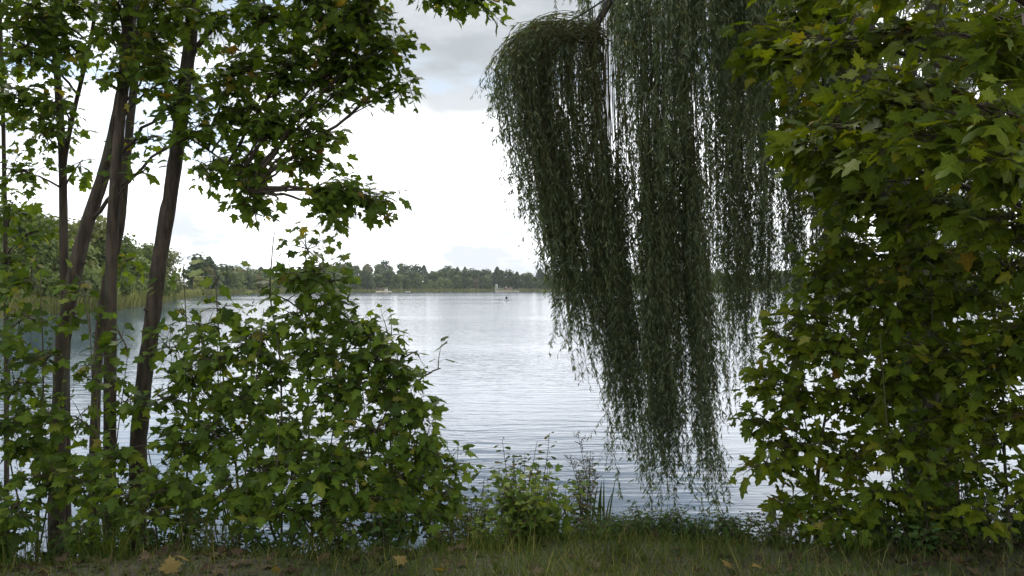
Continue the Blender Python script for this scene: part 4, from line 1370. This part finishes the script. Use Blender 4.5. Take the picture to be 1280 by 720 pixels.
# low undergrowth that closes the foot of both thickets
for j, (px, d, w_, h_, kind, lab) in enumerate((
        (-10, 5.6, .34, .40, 0, 'leafy undergrowth in the lower left corner'),
        (60, 5.7, .36, .42, 1, 'dark undergrowth below the forked trunk'),
        (130, 5.55, .34, .36, 0, 'leafy undergrowth at the feet of the thick trunks'),
        (205, 5.6, .34, .40, 1, 'dark undergrowth just right of the trunk feet'),
        (280, 5.6, .36, .36, 2, 'small leaved undergrowth left of the low bushy sapling'),
        (350, 5.6, .34, .34, 1, 'dark undergrowth below the low bushy sapling'),
        (420, 5.65, .36, .38, 2, 'small leaved undergrowth below the tallest sapling'),
        (490, 5.65, .34, .38, 1, 'dark undergrowth below the broad sapling'),
        (548, 5.7, .30, .34, 2, 'small leaved undergrowth at the right foot of the left thicket'),
        (985, 5.5, .30, .30, 2, 'small leaved undergrowth at the left foot of the right thicket'),
        (1060, 5.4, .34, .34, 0, 'leafy yellowish undergrowth below the bright right sapling'),
        (1140, 5.3, .34, .34, 1, 'dark undergrowth in the middle of the right thicket foot'),
        (1170, 5.35, .34, .62, 0, 'tall leafy undergrowth in front of the willow trunk foot'),
        (1195, 5.5, .34, .55, 1, 'dark tall undergrowth right of the willow trunk foot'),
        (1240, 5.6, .40, .52, 1, 'dark tall undergrowth at the right under the near maple'),
        (1300, 5.5, .40, .55, 1, 'dark tall undergrowth in the lower right corner'),
        (1110, 5.6, .36, .50, 1, 'dark tall undergrowth left of the willow trunk foot'),
        (1215, 5.25, .30, .20, 2, 'low undergrowth before the gap to the water at the right'))):
    o = weed('undergrowth', lab, 'undergrowth', px, d, 0, (12, 15, 14)[kind], h_, w_, (0.095, 0.075, 0.055)[kind],
             ('sapling', 'bramble', 'oak')[kind], ((MAPLE, MAPLE_B), (MAPLE_B, OVAL), (OVAL,))[kind], 50 + j, (1.5, 1.5, 1.6)[kind])
    o['group'] = 'undergrowth at the foot of the thickets'
for j, (px, d, n_, h_, lab) in enumerate(((30, 5.25, 60, .34, 'straw coloured grass tuft at the lower left'), (150, 5.2, 70, .40, 'tall straw grass tuft in front of the trunk feet'),
                                          (262, 5.25, 60, .36, 'straw grass tuft right of the trunk feet'), (395, 5.2, 60, .26, 'short grass tuft below the tallest sapling'),
                                          (610, 5.3, 70, .26, 'green grass tuft below the nettles'), (770, 5.2, 70, .24, 'green grass tuft before the brambles'),
                                          (890, 5.2, 60, .24, 'green grass tuft left of the right thicket'), (1090, 5.1, 60, .26, 'grass tuft before the right thicket'))):
    o = blade_clump(px, d, n_, h_, 0.13, lab, 80 + j, 'grass_tuft', 'grass', 0.012)
    o['category'] = 'grass tuft'; o['group'] = 'grass tufts on the bank edge'

# ------------------------------------------------------------------ grass, litter, fallen leaves
b = Buf()
n = 44000
y = 3.6 + 3.2 * R.random(n) ** 1.15
x = R.uniform(-0.78, 0.80, n) * y
dens = 0.5 + 0.5 * np.sin(x * 1.9 + 0.8) * np.cos(y * 2.7) + 0.35 * wob(x, y, 1.7)
centre = np.exp(-((x - 0.5) / 1.7) ** 2)
keep = R.random(n) < np.clip(0.55 + 0.35 * dens + 0.5 * centre, 0.12, 1)
x, y = x[keep], y[keep]; n = len(x); centre = centre[keep]
hh = R.uniform(0.04, 0.14, n) * (0.75 + 0.5 * centre) * (1 + 0.9 * (R.random(n) < 0.06))
pos = np.stack([x, y, g(x, y) - 0.01], -1)
lean = np.stack([R.normal(size=n) * 0.42, R.normal(size=n) * 0.42, np.ones(n)], -1)
GB = (np.array([(-0.5, 0, 0), (0.5, 0, 0), (0.4, 0.5, 0.06), (0, 1, 0.28), (-0.4, 0.5, 0.06)], float), np.array([[0, 1, 2], [0, 2, 4], [4, 2, 3]]))
b.leaves(GB, pos, lean, np.stack([R.normal(size=n), R.normal(size=n), 0 * x], -1), hh, R.uniform(0, 3, n), R.uniform(0.025, 0.05, n) * 0.12 / hh * 1.0)
tag(b.obj('grass', M['grass']), 'short green and straw grass on the top of the bank', 'grass', None, 'stuff')

b = Buf()
n = 2900
y = R.uniform(3.8, 6.6, n); x = R.uniform(-0.8, 0.8, n) * y
keep = R.random(n) < np.clip(0.30 + 0.5 * np.abs(x) / 3 + 0.25 * wob(x, y, 0.9), 0.08, 1)
x, y = x[keep], y[keep]; n = len(x)
a = R.random(n) * 6.28
b.leaves(MAPLE_B, np.stack([x, y, g(x, y) + R.uniform(0.008, 0.035, n)], -1), np.stack([np.cos(a), np.sin(a), R.normal(size=n) * .25], -1),
         np.stack([R.normal(size=n) * .35, R.normal(size=n) * .35, np.ones(n)], -1), R.uniform(0.04, 0.10, n), R.uniform(-2, 3, n))
tag(b.obj('leaf_litter', M['litter']), 'brown dead leaves scattered in the grass', 'leaf litter', None, 'stuff')

proto = None
for (px, py, s, rz, lab) in ((213, 706, 0.115, 0.4, 'large tan fallen leaf on the ground at the lower left'), (228, 698, 0.09, 1.9, 'smaller tan fallen leaf touching the large one'),
                             (58, 714, 0.07, 2.2, 'pale fallen leaf at the lower left corner'), (500, 700, 0.09, 1.1, 'yellow green fallen leaf below the left thicket'),
                             (548, 712, 0.07, 2.9, 'small tan fallen leaf near the bottom centre'), (908, 705, 0.08, 0.9, 'orange fallen leaf in the grass below the right thicket'),
                             (945, 708, 0.06, 2.0, 'small yellow fallen leaf beside the orange one'), (345, 712, 0.06, 3.0, 'small pale fallen leaf right of the tan pair')):
    dy = (py - 360) / F
    d = 1.66 / dy
    for _ in range(4):
        x = (px - 640) / F * d
        d = (H - float(g(x, d)) - 0.07) / dy
    x = (px - 640) / F * d
    if proto is None:
        bf = Buf(); bf.leaves(MAPLE, [(0, -0.4, 0)], [(0, 1, 0)], [(0, 0, 1)], 1.0, np.array([1.6]))
        bf.tube(np.array([[0, -0.4, 0], [0.05, -0.7, 0.02], [0.02, -0.95, 0.0]]), 0.012, 4)
        o = bf.obj('fallen_leaf', M['yellow']); proto = o
    else:
        o = proto.copy(); COL.objects.link(o)
    o.location = (x, d, float(g(x, d)) + 0.075)
    o.scale = (s, s, s)
    o.rotation_euler = (0.6 + R.normal() * .2, R.normal() * 0.25, rz)
    tag(o, lab, 'leaf', 'fallen leaves in the grass')
